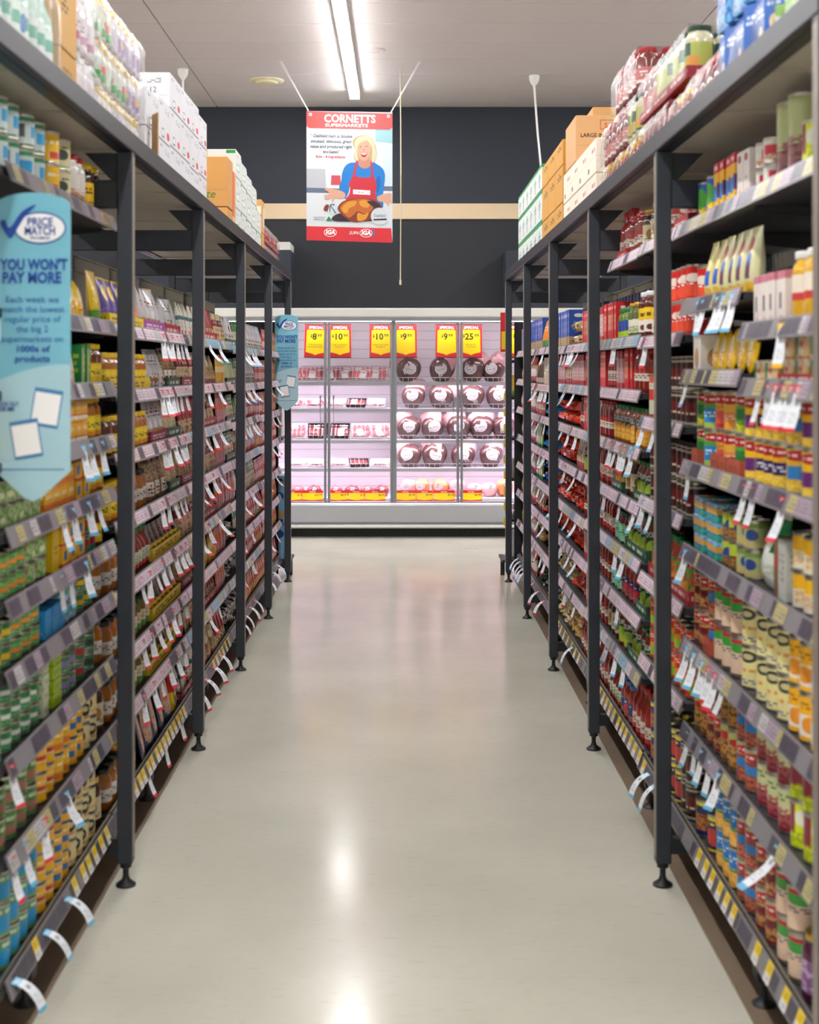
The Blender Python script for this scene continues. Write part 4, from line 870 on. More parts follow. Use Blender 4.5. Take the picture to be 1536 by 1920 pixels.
# right rack
stock(1, 2.9, [
 [('lim',2.95,3.15,1,1),('olg',3.17,3.38,1,1),('sml',3.39,3.55,2,1)],
 [('yel',2.95,3.24,1,1),('wht',3.26,3.54,1,1)],
 [('fal',2.95,3.30,2,1,T_('r')),('fal',3.31,3.54,1,1)],
 [('vyp',2.95,3.15,2,2),('vyb',3.16,3.3,2,2),('vy',3.31,3.55,2,2)],
 [('ycn',3.04,3.22,2,1),('brx',3.24,3.36,1,1),('grw',3.38,3.54,1,1)],
 [('ywt',2.9,3.25,2,2),('pyk',3.26,3.55,2,2)],
 [('lim',2.95,3.24,2,1),('olv',3.25,3.55,2,2)],
 [('gld',2.95,3.16,1,2),('pgk',3.17,3.36,2,2),('vm',3.37,3.55,2,2)],
])
stock(1, 3.6, [
 [('wbx',3.59,3.71,1,1),('ybx2',3.73,3.98,1,1),('cor',4.0,4.27,1,1)],
 [('pyp',3.59,3.95,1,1,{'wonk':.1}),('pyb',3.97,4.14,1,1),('red1',4.16,4.27,1,1)],
 [('ovr',3.62,4.14,1,1),('wrd',4.16,4.27,1,1)],
 [('vyp',3.58,3.66,2,2),('vg',3.67,3.82,2,2,T_('t')),('vo',3.83,3.92,2,2,T_('t')),('vr',3.93,4.02,2,2,T_('t')),('vb',4.03,4.18,2,2),('vg',4.19,4.28,2,2,T_('t'))],
 [('pal',3.59,3.74,2,1),('lbr',3.76,3.9,2,1),('teal',3.92,4.28,3,1)],
 [('pyk',3.58,3.72,2,2),('pgk',3.73,4.02,2,2),('vmb',4.03,4.12,2,2,T_('t')),('vm',4.13,4.28,2,2)],
 [('vmb',3.58,3.75,2,2),('mix',3.76,3.93,2,2),('vm',3.94,4.11,2,1),('mix',4.12,4.28,2,1)],
 [('vmb',3.58,3.74,2,2),('blo',3.75,3.99,2,2),('nvy',4.0,4.14,1,2),('nvb',4.15,4.28,1,2)],
])
stock(1, 4.4, [
 [('red1',4.33,4.55,1,1,T_('r')),('redj',4.57,4.8,1,1),('crj',4.82,5.02,1,1)],
 [('red1',4.33,4.72,2,1),('redp',4.74,4.85,1,1),('chj',4.88,5.03,1,1)],
 [('drk',4.33,4.82,2,1),('wcn',4.84,5.03,1,1)],
 [('drk',4.33,4.56,2,1),('drk',4.58,5.03,2,1)],
 [('grb',4.33,4.62,1,1,T_('r')),('grb',4.64,5.03,1,1,T_('r'))],
 [('org',4.33,4.6,2,1),('org',4.62,5.03,2,1)],
 [('drk',4.33,4.48,2,1),('nvy',4.49,4.76,2,2),('nvb',4.77,5.03,2,2)],
])
stock(1, 5.1, [
 [('crj',5.09,5.2,1,1),('redj',5.22,5.5,1,1),('pass',5.52,5.76,1,1,T_('r'))],
 [('chj',5.09,5.31,1,1),('olvj',5.33,5.52,1,1),('caj',5.54,5.8,1,1),('redp',5.82,6.16,1,1),('pinkp',6.18,6.5,1,1)],
 [('redj',5.09,5.38,1,1),('redp',5.4,5.6,1,1),('pinkp',5.62,5.8,1,1),('pass',5.82,6.05,1,1),('redp',6.08,6.5,1,1)],
 [('dol',5.09,5.46,1,1),('dol',5.48,5.95,1,1,{'back':.01}),('redj',5.97,6.3,1,1),('rwp',6.32,6.5,1,1)],
 [('dolg',5.09,5.35,1,1,T_('g')),('crj',5.37,5.62,1,1),('dol',5.64,5.9,1,1,T_('g')),('pass',5.92,6.3,1,1),('redj',6.32,6.5,1,1)],
 [('dolg',5.09,5.55,1,2,T_('g')),('grj',5.57,5.86,1,2),('pass',5.88,6.2,1,1),('redj',6.22,6.5,1,1)],
 [('dolg',5.09,5.3,1,2,T_('g')),('bluj',5.32,5.7,1,2),('grj',5.72,5.95,1,1),('redj',5.97,6.5,1,1)],
 [('dolg',5.09,5.5,1,2,T_('g')),('dolg',5.52,5.76,1,2),('crj',5.78,6.06,1,2),('redj',6.08,6.5,1,1)],
 [('pass',5.09,5.42,1,2),('bluj',5.44,5.7,1,2),('redb',5.72,5.98,1,2),('redj',6.0,6.5,1,2)],
])
R3 = [
 [('redp',6.6,6.9,1,1),('brd',6.93,7.4,2,1),('bls',7.42,8.05,1,1)],
 [('redp',6.6,6.78,1,1),('pinkp',6.8,7.3,1,1),('rwp',7.32,7.6,1,1),('pinkp',7.62,8.05,1,1)],
 [('redp',6.6,6.8,1,1),('redj',6.82,7.0,1,1),('rpb',7.02,8.05,2,1)],
 [('dolg',6.6,6.84,1,1),('rwp',6.86,7.15,1,1),('rpb',7.17,8.05,2,1)],
 [('redj',6.6,6.84,1,1),('rpb',6.86,8.05,2,2)],
 [('pinkp',6.6,6.8,1,1),('rpb',6.82,8.05,2,2)],
 [('pinkp',6.6,6.75,1,1),('rpb',6.77,7.3,2,2),('cpb',7.32,8.05,2,2)],
 [('redj',6.6,6.95,1,2),('ypb',6.97,7.5,2,2),('cpb',7.52,8.05,2,2)],
]
stock(1, 6.6, R3)
R4 = [
 [('lav',8.12,8.45,1,1),('orp',8.47,8.8,1,1),('bls',8.82,9.26,1,1)],
 [('crb',8.12,8.7,2,1),('dkp',8.72,9.26,1,1)],
 [('bpb',8.12,8.75,2,1),('rwp',8.77,9.26,1,1)],
 [('bpb',8.12,8.85,2,2),('gr2',8.87,9.26,1,1)],
 [('bpb',8.12,8.85,2,2),('gr2',8.87,9.26,1,1)],
 [('dpb',8.12,8.6,2,2),('rpb',8.62,8.8,2,1),('sp3',8.82,9.26,1,1)],
 [('dpb',8.12,8.85,2,2),('ypb',8.87,9.26,2,1)],
 [('dpb',8.12,8.85,2,2),('dpb',8.87,9.26,2,1)],
]
stock(1, 8.2, R4)
R5 = [
 [('bls',9.33,9.8,1,1),('lav',9.82,10.36,1,1)],
 [('rrp',9.33,9.8,1,1),('rwp',9.82,10.36,1,1)],
 [('rrp',9.33,10.36,1,1)],
 [('rrp',9.33,10.36,1,1)],
 [('rrp',9.33,9.8,1,1),('rwp',9.82,10.36,1,1)],
 [('rwp',9.33,10.36,1,1)],
 [('rrp',9.33,9.8,1,1),('reds',9.82,10.36,1,1)],
 [('rrp',9.33,10.36,1,1)],
]
stock(1, 9.4, R5)
# tall navy boxes standing behind the top-shelf stock of the right rack
k = shelf_at(1, 7.0, 0); run(1, k[1], k[4], 'nvs', 6.62, 8.05, 1, 1, back=.30, slack=.03)
k = shelf_at(1, 5.9, 1 if False else 0)
k = [q for q in SH if q[0] == 1 and q[2] < 5.9 < q[3] and 1.6 < q[1] < 1.7][0]; run(1, k[1], k[4], 'nvs', 5.5, 6.5, 1, 1, back=.30, slack=.03)
k = shelf_at(1, 8.2, 0); run(1, k[1], k[4], 'nvs', 8.12, 8.9, 1, 1, back=.28, slack=.03)
print('GOODS', NCOUNT[0])

# ------------------------------------------------------------------ curled shelf talkers
for nm, hc in (('tag_red', '#d83a46'), ('tag_blue', '#62b4dc'), ('tag_gold', '#f0b91e')):
    design(nm, '#e9edf4', [('b',.82,1,hc),('b',0,.09,hc),('t',.2,.8,.84,.97,'#ffffff' ,14,2),('t',.3,.75,.52,.72,'#3a3c44',14,1),('t',.2,.8,.18,.42,'#a8adb8',20,4)], .3)
NT_ = {}
def talker(s, y, z, colr, curl, lean, rnd, low=False):
    X = LIP[s]-s*.006; d = -s; wd = .036; Ln = .100; tw = rnd.uniform(.05, .5); N = 8; vs = []; uv = []
    for j in range(N+1):
        q = j/N
        if low: out = .004+math.sin(q*1.35)*.062; dn = -((1-math.cos(q*1.35))*.075+.02*q)
        else: out = .004+curl*q*q; dn = -q*Ln
        for i in (0, 1):
            ta = tw*(.35+.65*q); vs.append((X+d*(out+math.sin(ta)*wd*i), y+(i-.5)*wd*math.cos(ta)+lean*q, z+.012+dn)); uv.append((i if s < 0 else 1-i, 1-q))
    n_ = len(vs); vs += [(p[0]-d*.0006, p[1], p[2]-.0003) for p in vs]; uv += uv
    fs = []; 
    for j in range(N):
        a = j*2; f = [a, a+2, a+3, a+1]; g = [n_+a+1, n_+a+3, n_+a+2, n_+a]
        if s > 0: f = f[::-1]; g = g[::-1]
        fs += [f, g]
    for j in range(N):
        a = j*2; fs += [[a, n_+a, n_+a+2, a+2], [a+1, a+3, n_+a+3, n_+a+1]]
    fs += [[0, 1, n_+1, n_], [N*2, n_+N*2, n_+N*2+1, N*2+1]]
    mb = MB(); o3 = Vector((X, y, z)); mb.add([tuple(Vector(p)-o3) for p in vs], fs, 'tag_'+colr, [[uv[i] for i in f] for f in fs])
    o = mb.build('shelf_talker', None, o3)
    sn = 'left' if s < 0 else 'right'; bay = SHORT[min(4, bay_of(y))]
    cand = [q for q in SH if q[0] == s and q[2] <= y <= q[3]]; k = min(cand, key=lambda q: abs(q[1]-z))[4]
    key = (s, bay, k, colr); NT_[key] = NT_.get(key, 0)+1
    tag(o, f"{colr}-ended curled price tag, {ORD[NT_[key]-1]} on {ORD[k-1]} shelf edge, {bay} {sn} bay", 'price tag', 'curled price tags on the shelf edges')
rt = random.Random(11)
def talk(s, yref, idx, ys, col, curl=.018, low=False):
    k = shelf_at(s, yref, idx)
    for y in ys:
        c = col if isinstance(col, str) else rt.choice(col)
        talker(s, y, k[1]-.012, c, curl*rt.uniform(.4, 1.7), rt.uniform(-.03, .03), rt, low)
def sp(a, b_, n_): return [a+(b_-a)*(i+.5)/n_+rt.uniform(-.012, .012) for i in range(n_)]
talk(-1,3.0,3,[3.92,4.02,4.17],'blue'); talk(-1,3.0,4,[3.70,3.80,3.98,4.12],'blue'); talk(-1,3.0,5,[3.68,3.79,3.95],'blue')
talk(-1,3.0,7,[3.2],'red'); talk(-1,3.0,8,[3.32,3.72],'blue'); talk(-1,3.0,8,[3.22,3.50],'red'); talk(-1,3.0,9,[3.22,3.50,3.72],'blue',.06,True)
for i, (cnt) in enumerate([6,6,5,5,8,7,6,3]):
    talk(-1,4.4,i,sp(5.16,5.84,cnt) if i < 4 else sp(4.75,5.84,cnt),'red')
for i, cnt in enumerate([3,3,4,4,3,0,3,4]):
    talk(-1,6.0,i,sp(5.95,7.0,cnt),'blue' if i == 0 else 'red', .04, i == 7)
for i, cnt in enumerate([6,6,6,0,2,2,2,4]):
    talk(-1,7.5,i,sp(7.6,8.6,cnt),'blue' if i < 3 else 'red', .04, i == 7)
for i, cnt in enumerate([0,2,3,3,2,0,2,3]):
    talk(-1,9.0,i,sp(9.1,10.2,cnt),['red','blue'][i % 2 == 1 and i > 4], .04, i == 7)
talk(1,3.6,1,[3.62,3.72,3.80,3.98,4.06],'blue'); talk(1,2.9,1,[3.16],'gold'); talk(1,2.9,2,[3.02,3.08,3.14,3.2,3.28,3.36],'red'); talk(1,2.9,3,[3.15,3.42,3.5],'red')
talk(1,3.6,2,[4.22],'blue'); talk(1,3.6,3,[4.2],'blue'); talk(1,3.6,4,[4.22],'blue'); talk(1,3.6,5,[4.1,4.2,3.98],'blue'); talk(1,3.6,5,[3.9,3.82,3.74],'red')
talk(1,3.6,6,[4.2,4.1,4.0,3.9,3.78],'blue'); talk(1,2.9,6,[3.2],'blue',.05)
talk(1,4.4,1,[4.9],'red'); talk(1,4.4,2,[4.75,4.95],'blue'); talk(1,4.4,3,[4.8,4.95],'blue'); talk(1,4.4,6,[4.72,4.85],'blue',.06,True)
talk(1,5.2,1,[5.7,5.62],'red'); talk(1,5.2,3,sp(5.3,5.8,4),'red'); talk(1,5.2,3,[5.2,6.1],'blue'); talk(1,5.2,4,[5.15,5.5,5.9],'blue'); talk(1,5.2,5,[5.4,5.6],'blue'); talk(1,5.2,7,sp(5.3,6.3,5),'blue'); talk(1,5.2,6,sp(5.3,6.2,2),'blue')
for i, cnt in enumerate([7,3,4,3,4,4,3,2]):
    talk(1,6.6,i,sp(6.7,7.9,cnt),['red','blue'], .03, i == 7)
for i, cnt in enumerate([2,6,3,3,3,3,4,3]):
    talk(1,8.2,i,sp(8.2,9.2,cnt),['red','red','blue'], .03, i == 7)
talk(1,9.4,7,sp(9.5,10.3,5),'blue',.04,True)
# yellow tickets clipped on the lowest shelf edges
design('tk_card', '#f0cf22', [('b',0,.42,'#e9e7ea'),('t',.15,.85,.1,.34,'#6a6c78',12,2),('t',.15,.85,.55,.9,'#a08410',12,2)], .3)
def base_ticket(s, y, wd=.045):
    X = LIP[s]; d = -s; z = shelf_at(s, y, -1)[1]-.012; o3 = Vector((X, y, z)); mb = MB()
    a = (X+d*.0025, z+.025); b2 = (X+d*.0185, z-.020)
    vs = [(a[0], y-wd/2, a[1]), (b2[0], y-wd/2, b2[1]), (b2[0], y+wd/2, b2[1]), (a[0], y+wd/2, a[1])]
    vs = [(p[0]+d*.003, p[1], p[2]+.001) for p in vs]; n_ = 4; vs += [(p[0]-d*.0008, p[1], p[2]) for p in vs]
    fs = [(0,1,2,3),(7,6,5,4),(0,4,5,1),(1,5,6,2),(2,6,7,3),(3,7,4,0)]; uvf = [(0,1),(0,0),(1,0),(1,1)]
    uv = [uvf, uvf[::-1]]+[[(.02,.9)]*4]*4
    if s > 0: fs = [f[::-1] for f in fs]; uv = [u[::-1] for u in uv]
    mb.add([tuple(Vector(p)-o3) for p in vs], fs, 'tk_card', uv); o = mb.build('shelf_ticket', None, o3)
    sn = 'left' if s < 0 else 'right'; bay = SHORT[min(4, bay_of(y))]; key = ('bt', s, bay); NT_[key] = NT_.get(key, 0)+1
    tag(o, f"yellow and white ticket, {ORD[NT_[key]-1]} from near end of lowest {bay} {sn} shelf edge", 'shelf ticket', 'yellow tickets on the lowest shelf edges')
for y in (3.42, 3.83, 3.93, 4.0, 4.08, 4.17, 4.25): base_ticket(-1, y)
for y in sp(4.5, 5.8, 16): base_ticket(-1, y, .05)
for y in sp(6.6, 7.3, 6): base_ticket(-1, y, .05)
for y in (3.02, 3.13, 3.27, 3.38, 3.62, 3.70, 3.78, 3.87, 3.95, 4.04): base_ticket(1, y)
for y in sp(4.9, 6.2, 13): base_ticket(1, y, .05)
for y in sp(6.7, 7.9, 8): base_ticket(1, y, .05)
# ------------------------------------------------------------------ stock on the top decks
DZ = 2.2302
DX = {-1: -.852, 1: .818}
def carton(s, y0, y1, z0, h, base, label, els=(), depth=.30, xo=0, txt=(), group=None, tape=True, key=None):
    """shipping carton; its near end faces the camera, its long side the aisle"""
    sn = -s; X = DX[s]+s*xo; k = 'ct_'+(key or base)
    if k not in M: design(k, base, els, .7)
    x0, x1 = sorted((X, X+s*depth)); cx, cy = (x0+x1)/2, (y0+y1)/2; hw, hl = (x1-x0)/2, (y1-y0)/2
    o = thing('carton_box', (cx, cy, z0), label, 'carton', group)
    MB().box(-hw, hw, -hl, hl, 0, h-.0008, k, .003).build('carton', o)
    if tape:
        m_ = MB(); m_.box(-.024, .024, -hl+.004, hl-.004, h-.0008, h-.0003, 'tape'); m_.box(-.024, .024, -hl-.0005, -hl, h-.06, h-.003, 'tape')
        m_.box(-hw+.01, hw-.01, -hl-.0004, -hl-.0001, h*.34, h*.345, 'crease'); m_.build('tape', o)
    for (tx, face, u, v, size, col, kw) in txt:
        m_ = MB()
        if face == 'near': T = plane_T((-hw+u, -hl-.001, v), (1,0,0), (0,0,1))
        else: T = plane_T(((hw+.001)*-s, -hl+u, v), (0,-s,0), (0,0,1))
        text(m_, tx, col, T, size, **kw); m_.build('lettering', o)
    return o
mat('tape', '#c9a878', .35); mat('crease', '#8a7458', .8); mat('ink_red', '#b4432c', .6); mat('ink_green', '#4a7a2c', .6); mat('ink_grey', '#55585e', .6)
LB_ = dict(al='LEFT', bold=.01)
# left deck, near to far
def pack(s, key, y0, nx, ny, z0, label, cat, group, wrap=True, tray=None, xo=0, hgt=None):
    S = meshes(SK[key]); p = S['w']+.0015; L = p*ny; Wd = p*nx; X = DX[s]+s*(xo+Wd/2+.004)
    o = thing('shrink_wrapped_pack', (X, y0+L/2, z0), label, cat, group); b0 = 0
    if tray:
        g_tray(L+.006, Wd+.006, .035, tray)[0][1].build('tray', o); b0 = .0022
    for i in range(nx):
        for j in range(ny):
            ps = list(S['mesh'].items())
            q = bpy.data.objects.new(ps[0][0], ps[0][1]); C.objects.link(q); q.parent = o
            q.location = (-Wd/2+p*(i+.5), -L/2+p*(j+.5), b0); q.rotation_euler = (0, 0, random.uniform(0, 6))
            for nm, me in ps[1:]:
                c_ = bpy.data.objects.new(nm, me); C.objects.link(c_); c_.parent = q
    if wrap:
        H = S['h']+b0+.002; m_ = MB(); N = 9; rn = random.Random(int(y0*1000+z0*100)); vs = []; fs = []
        per = [(a, 0) for a in range(N)]+[(N, a) for a in range(N)]+[(N-a, N) for a in range(N)]+[(0, N-a) for a in range(N)]
        for k_ in range(6):
            tz = k_/5
            for (a, c_) in per:
                bl = .004+rn.uniform(0, .006)
                x = (a/N-.5)*(Wd+.006); y = (c_/N-.5)*(L+.006); ins = .88 if k_ == 5 else 1
                x = (x+math.copysign(bl, x)*(a in (0, N)))*ins; y = (y+math.copysign(bl, y)*(c_ in (0, N)))*ins
                vs.append((x, y, .002+tz*(H-.002)+rn.uniform(-.004, .0)*(0 < k_)))
        P_ = len(per)
        for k_ in range(5):
            for i in range(P_): fs.append((k_*P_+i, k_*P_+(i+1) % P_, (k_+1)*P_+(i+1) % P_, (k_+1)*P_+i))
        fs.append(tuple(range(5*P_, 6*P_)))
        m_.add(vs, fs, 'film').build('shrink_film', o)
    return o
mat('f_water', '#bfe3d8', .08, coat=.5)
bottle('wat', 'water_bottle', 'clear green water bottle', .036, .27, '#b9d8cc', '#e4efe9', 'lid_green', [b(.3,.7,'#3cae8c'), e(.5,.5,.1,.3,'#2c7cc0')], .3, .6)
jar('mayo', 'mayonnaise_jar', 'white jar', .040, .165, '#e6e0e2', '#e0d6da', 'lid_white', [b(0,.3,'#b06a8c'), t(.2,.8,.4,.7,'#9c7c94',8,2)], .2, .7)
jar('juic', 'fruit_jar', 'pale jar, yellow lid', .034, .128, '#d8d2dc', '#cfc8d8', 'lid_yellow', [r(.2,.8,.1,.8,'#9a7cb8'), e(.5,.6,.14,.2,'#f0c83c')], .15, .7)
jar('juig', 'fruit_jar', 'green labelled jar, yellow lid', .034, .128, '#dcd8cc', '#cfdccc', 'lid_yellow', [r(.1,.9,0,.4,'#3ca04c'), e(.5,.6,.14,.2,'#d8503c')], .15, .7)
jar('dop', 'pesto_jar', 'pale jar with dark green lid', .042, .152, '#e0dcb8', '#b9c24c', 'lid_dkgreen', [e(.5,.35,.18,.2,'#e8a02c'), r(.0,.45,.55,1,'#1f5a3c'), b(0,.1,'#2c6a44')], .15, .75, txt=None)
jar('redt', 'passata_jar', 'dark red jar, red lid', .040, .152, '#7a2420', '#c86a64', 'lid_red', [t(.2,.8,.4,.8,'#f0e0dc',8,2), b(0,.2,'#f2e6e0')], .2, .6)
jar('ambj', 'pasta_sauce_jar', 'amber jar, cream label', .036, .13, '#a2401c', '#e0d6c4', 'lid_yellow', [b(0,.3,'#b8442c')], .2, .6)
for i in range(3):
    pack(-1, 'wat', 2.86+.225*i, 3, 3, DZ, f'shrink-wrapped green-tinted water bottles, {ORD[i]} pack from near end of left deck', 'bottle pack', 'water bottle packs on the left rack')
carton(-1, 3.55, 3.735, DZ, .13, '#c39450', 'brown carton under the taller brown carton on the left deck', key='#c39450', els=[t(.2,.8,.4,.7,'#7a5a2c',12,2)])
carton(-1, 3.55, 3.735, DZ+.131, .165, '#c79a58', 'tall brown carton between water bottles and white jars, left deck', key='cb2', els=[t(.1,.5,.55,.8,'#5a4424',10,3)])
for L in range(2):
    pack(-1, 'mayo', 3.755, 3, 2, DZ+L*.171, f'wrapped white jars beside the brown carton, {["lower","upper"][L]} layer', 'jar pack', 'white jar packs on the left deck')
    pack(-1, 'mayo', 3.93, 3, 1, DZ+L*.171, f'single row of wrapped white jars next to yellow-lidded jars, {["lower","upper"][L]} layer', 'jar pack', 'white jar packs on the left deck')
for L in range(3):
    for i in range(3):
        pack(-1, 'juig' if (i == 0 or (i+L) % 3 == 2) else 'juic', 4.03+.225*i, 3, 3, DZ+L*.133, f'wrapped yellow-lidded jars, {["bottom","middle","top"][L]} layer, {["nearest","middle","farthest"][i]} of three stacks', 'jar pack', 'yellow-lidded jar packs on the left deck')
WC = [r(.25,.45,.08,.3,'#4a4c54'), r(.28,.42,.12,.27,'#e8e8ea'), e(.8,.2,.12,.1,'#c83c4c'), t(.55,.9,.7,.85,'#7c8088',12,3), t(.1,.3,.8,.92,'#8c9098',8,1)]
zs_ = [[.14,.13],[.14,.15],[.15,.14,.13],[.15,.14,.13],[.14,.15,.13],[.15,.13,.12]]
for i, hs in enumerate(zs_):
    z = DZ; y = 4.76+.247*i
    for k_, h in enumerate(hs):
        tx = []
        if i == 5 and k_ == 2: tx = [('203112', 'near', .17, .06, .032, 'ink_grey', dict(al='LEFT'))]
        if i == 2 and k_ == 2: tx = [('BEST BEFORE', 'near', .03, .105, .014, 'ink_grey', dict(al='LEFT')), ('203112', 'near', .20, .055, .03, 'ink_grey', dict(al='LEFT'))]
        carton(-1, y, y+.243, z, h-.001, '#d2d2d7', f'white carton with red corner logo, stack {["one","two","three","four","five","six"][i]}, {["bottom","second","top"][k_]} layer, left deck', WC, .34, .0 if k_ else .0, tx, 'white cartons on the left deck', key='wct')
        z += h
# a torn brown flap standing out of the first white stack
o = MB().box(-.002, .002, -.03, .03, 0, .15, 'cardboard_inner').build('cardboard_flap', None, (-.845, 4.79, 2.30), (0,0,.5)); 
tag(o, 'torn brown cardboard flap standing against the first white cartons', 'cardboard'); o.location = (-.83, 4.80, DZ+.034)
for k_, h in enumerate((.12, .25)):
    carton(-1, 6.99, 7.2, DZ+(.0, .12)[k_], h-.001, '#c58f4c', f'brown carton before the white and green cartons, {["lower","upper with green words"][k_]}', [r(.0,1,.0,.02,'#8a6434')], .30, 0,
           [('can taste', 'near', .03, .045, .058, 'ink_green', dict(al='LEFT', shear=.25, bold=.008))] if k_ else [], 'brown cartons on the left deck', key='brn')
carton(-1, 7.215, 7.32, DZ, .33, '#d9602c', 'narrow orange striped carton behind the brown cartons', [b(0,.3,'#d8b080'), r(.5,1,.3,1,'#c9955a')], .26, key='orc')
GC = [r(.15,.6,.25,.5,'#2f7d5c'), r(.18,.57,.28,.47,'#e2e6e2'), r(.85,1,.85,1,'#1f8a3c'), e(.7,.6,.03,.05,'#2c5a50'), t(.1,.5,.75,.85,'#a0a8a4',10,1)]
for i, hs in enumerate([[.16,.16,.14],[.16,.15,.12],[.15,.15,.10],[.14,.14,.10],[.14,.13]]):
    z = DZ
    for k_, h in enumerate(hs):
        carton(-1, 7.34+.265*i, 7.34+.265*i+.26, z, h-.001, '#cdd2cf', f'white carton with green square, {ORD[i]} stack from brown cartons, {["bottom","middle","top"][k_]} layer', GC, .34, 0, (), 'white and green cartons on the left deck', key='gct'); z += h
carton(-1, 8.69, 8.87, DZ, .16, '#c58f4c', 'brown carton at the end of the white and green stacks, lower', key='brn'); carton(-1, 8.69, 8.87, DZ+.161, .20, '#c9975a', 'brown carton with pale side, upper, far end of left deck', [r(.6,1,.2,.8,'#d8cfc0')], key='brn3')
can('tmt', 'tomato_can', 'red and silver can', .037, .11, '#b8b8b8', [r(.1,.9,.3,.8,'#b8242c'), t(.2,.8,.5,.7,'#f0f0f0',8,1)])
for L in range(2):
    for i in range(3):
        pack(-1, 'tmt', 8.95+.31*i, 3, 4, DZ+L*.118, f'shrink-wrapped tray of red and silver cans, {["lower","upper"][L]} layer, {["near","middle","far"][i]}', 'can pack', 'wrapped can packs on the left deck', tray='p_tray_r')
# right deck
box('blup', 'drink_packet', 'blue packet', .085, .10, .17, '#2b63b8', [t(.1,.9,.7,.85,'#cfe0f6',8,2), n(0,1,0,.35,'#5fb0e0',6,3), e(.3,.5,.12,.1,'#e8d0a0')])
box('wgp', 'flavoured_packet', 'white and red packet', .085, .10, .10, '#e4e0dc', [b(0,.4,'#c8503c'), b(.75,1,'#8cb85c'), t(.2,.8,.45,.7,'#9c4c4c',8,2)])
for L in range(3):
    for i in range(2):
        o = pack(1, 'blup', 3.10+.29*i, 3, 3, DZ+L*.176 if L else DZ, f'shrink-wrapped blue packets, {["bottom","middle","top"][L]} layer, {["near","far"][i]} pack on right deck', 'packet pack', 'blue packet packs on the right deck')
        if L == 2 and i == 1:
            m_ = MB(); xx = -.155; m_.box(xx-.001, xx, -.11, .04, .06, .15, 'white')
            for q in range(15): yy = -.10+q*.009; m_.box(xx-.0014, xx-.001, yy, yy+(.002 if q % 3 else .005), .075, .14, 'ink')
            m_.build('barcode_label', o)
pack(1, 'wgp', 2.84, 2, 3, DZ, 'wrapped white and red packets at the near end of right deck', 'packet pack', None)
for i in range(2):
    pack(1, 'redt', 3.72+.17*i, 3, 2, DZ, f'wrapped dark red jars beside the blue packets, {["nearer","farther"][i]} pack', 'jar pack', 'dark red jar packs on the right deck')
for L in range(2):
    for i in range(3):
        o = pack(1, ['ambj', 'redt', 'redt'][i] if L == 0 else ['dop', 'dop', 'redt'][i], 4.08+.27*i, 3, 3, DZ+L*(.158 if i else .158), f'wrapped jars, {["lower","upper"][L]} layer, {["nearest","middle","farthest"][i]} of three, right deck', 'jar pack', 'jar packs on the right deck', tray='p_tray_r')
        if i == 0 and L: m_ = MB(); text(m_, 'PASTA', 'white', plane_T((-.07, -.1375, .008), (1,0,0), (0,0,1)), .032, .02, al='LEFT'); m_.build('lettering', o)
for L in range(3):
    for i in range(3):
        if L == 2 and i == 2: continue
        pack(1, ['ambj','redt','redt'][L] if i else ['ambj','dop','redt'][L], 4.94+.30*i, 2, 3, DZ+[0,.136,.292][L], f'wrapped red-lidded jars, {["bottom","middle","top"][L]} layer, {["nearest","middle","farthest"][i]}, before the cartons', 'jar pack', 'red-lidded jar packs on the right deck')
CC = [t(.1,.5,.6,.8,'#b0606c',10,1), r(.7,.85,.15,.3,'#6a6460'), r(0,1,.49,.505,'#c9b8a4')]
for i in range(4):
    for k_ in range(2):
        tx = [('Te', 'near', .05, .07, .05, 'ink_red', dict(al='LEFT'))] if i == 0 and k_ == 1 else []
        carton(1, 5.97+.297*i, 5.97+.297*i+.29, DZ+.148*k_, .147, '#e6dac8', f'cream carton with red print, {ORD[i]} along from jars, {["lower","upper"][k_]}, right deck', CC, .34, 0, tx, 'cream cartons on the right deck', key='crc')
o = carton(1, 6.66, 7.06, DZ+.297, .215, '#cf9f6c', 'large brown noodle carton on the cream cartons, right deck', [], .34, .0,
  [('SAN', 'near', .135, .155, .034, 'ink_red', LB_), ('LARGE INSTANT', 'near', .022, .112, .026, 'ink', dict(al='LEFT', bold=.012)), ('NO', 'near', .172, .083, .024, 'ink', dict(al='LEFT', bold=.012)), ('12 x', 'near', .135, .04, .03, 'ink_red', dict(al='LEFT'))], key='#san')
m_ = MB(); hw = .17
for (xa, xb, za, zb) in ((.115,.118,.150,.192), (.115,.30,.190,.193), (.115,.30,.148,.151)): m_.box(-hw+xa, -hw+xb, -.2011, -.2005, za, zb, 'ink_red')
m_.build('printed_border', o)
carton(1, 6.70, 7.0, DZ+.513, .045, '#c99a60', 'flat brown carton lying on the large noodle carton', [], .22, .085, key='flt')
for i in range(3):
    z = DZ
    for k_, h in enumerate((.17, .19, .13)):
        carton(1, 7.2+.345*i, 7.2+.345*i+.34, z, h-.001, '#c9933f', f'mustard brown carton, {["nearest","middle","farthest"][i]} stack on right deck, {["bottom","middle","top"][k_]}', [t(.15,.7,.62,.85,'#4c3c1c',8,3)], .28, 0, (), 'mustard cartons on the right deck', key='mus'); z += h
for i in range(6):
    z = DZ
    for k_, h in enumerate((.19, .18, .15)):
        carton(1, 8.26+.275*i, 8.26+.275*i+.27, z, h-.001, '#cfd4d1', f'white carton with green band, {ORD[i]} stack from mustard cartons, {["bottom","middle","top"][k_]}', [b(.86,1,'#1f8a4c'), t(.2,.8,.4,.6,'#8ca89c',8,2), r(.45,.55,.1,.7,'#3a6a5c')] if i < 5 else [], .30, 0, (), 'white and green cartons on the right deck', key='gw2'); z += h

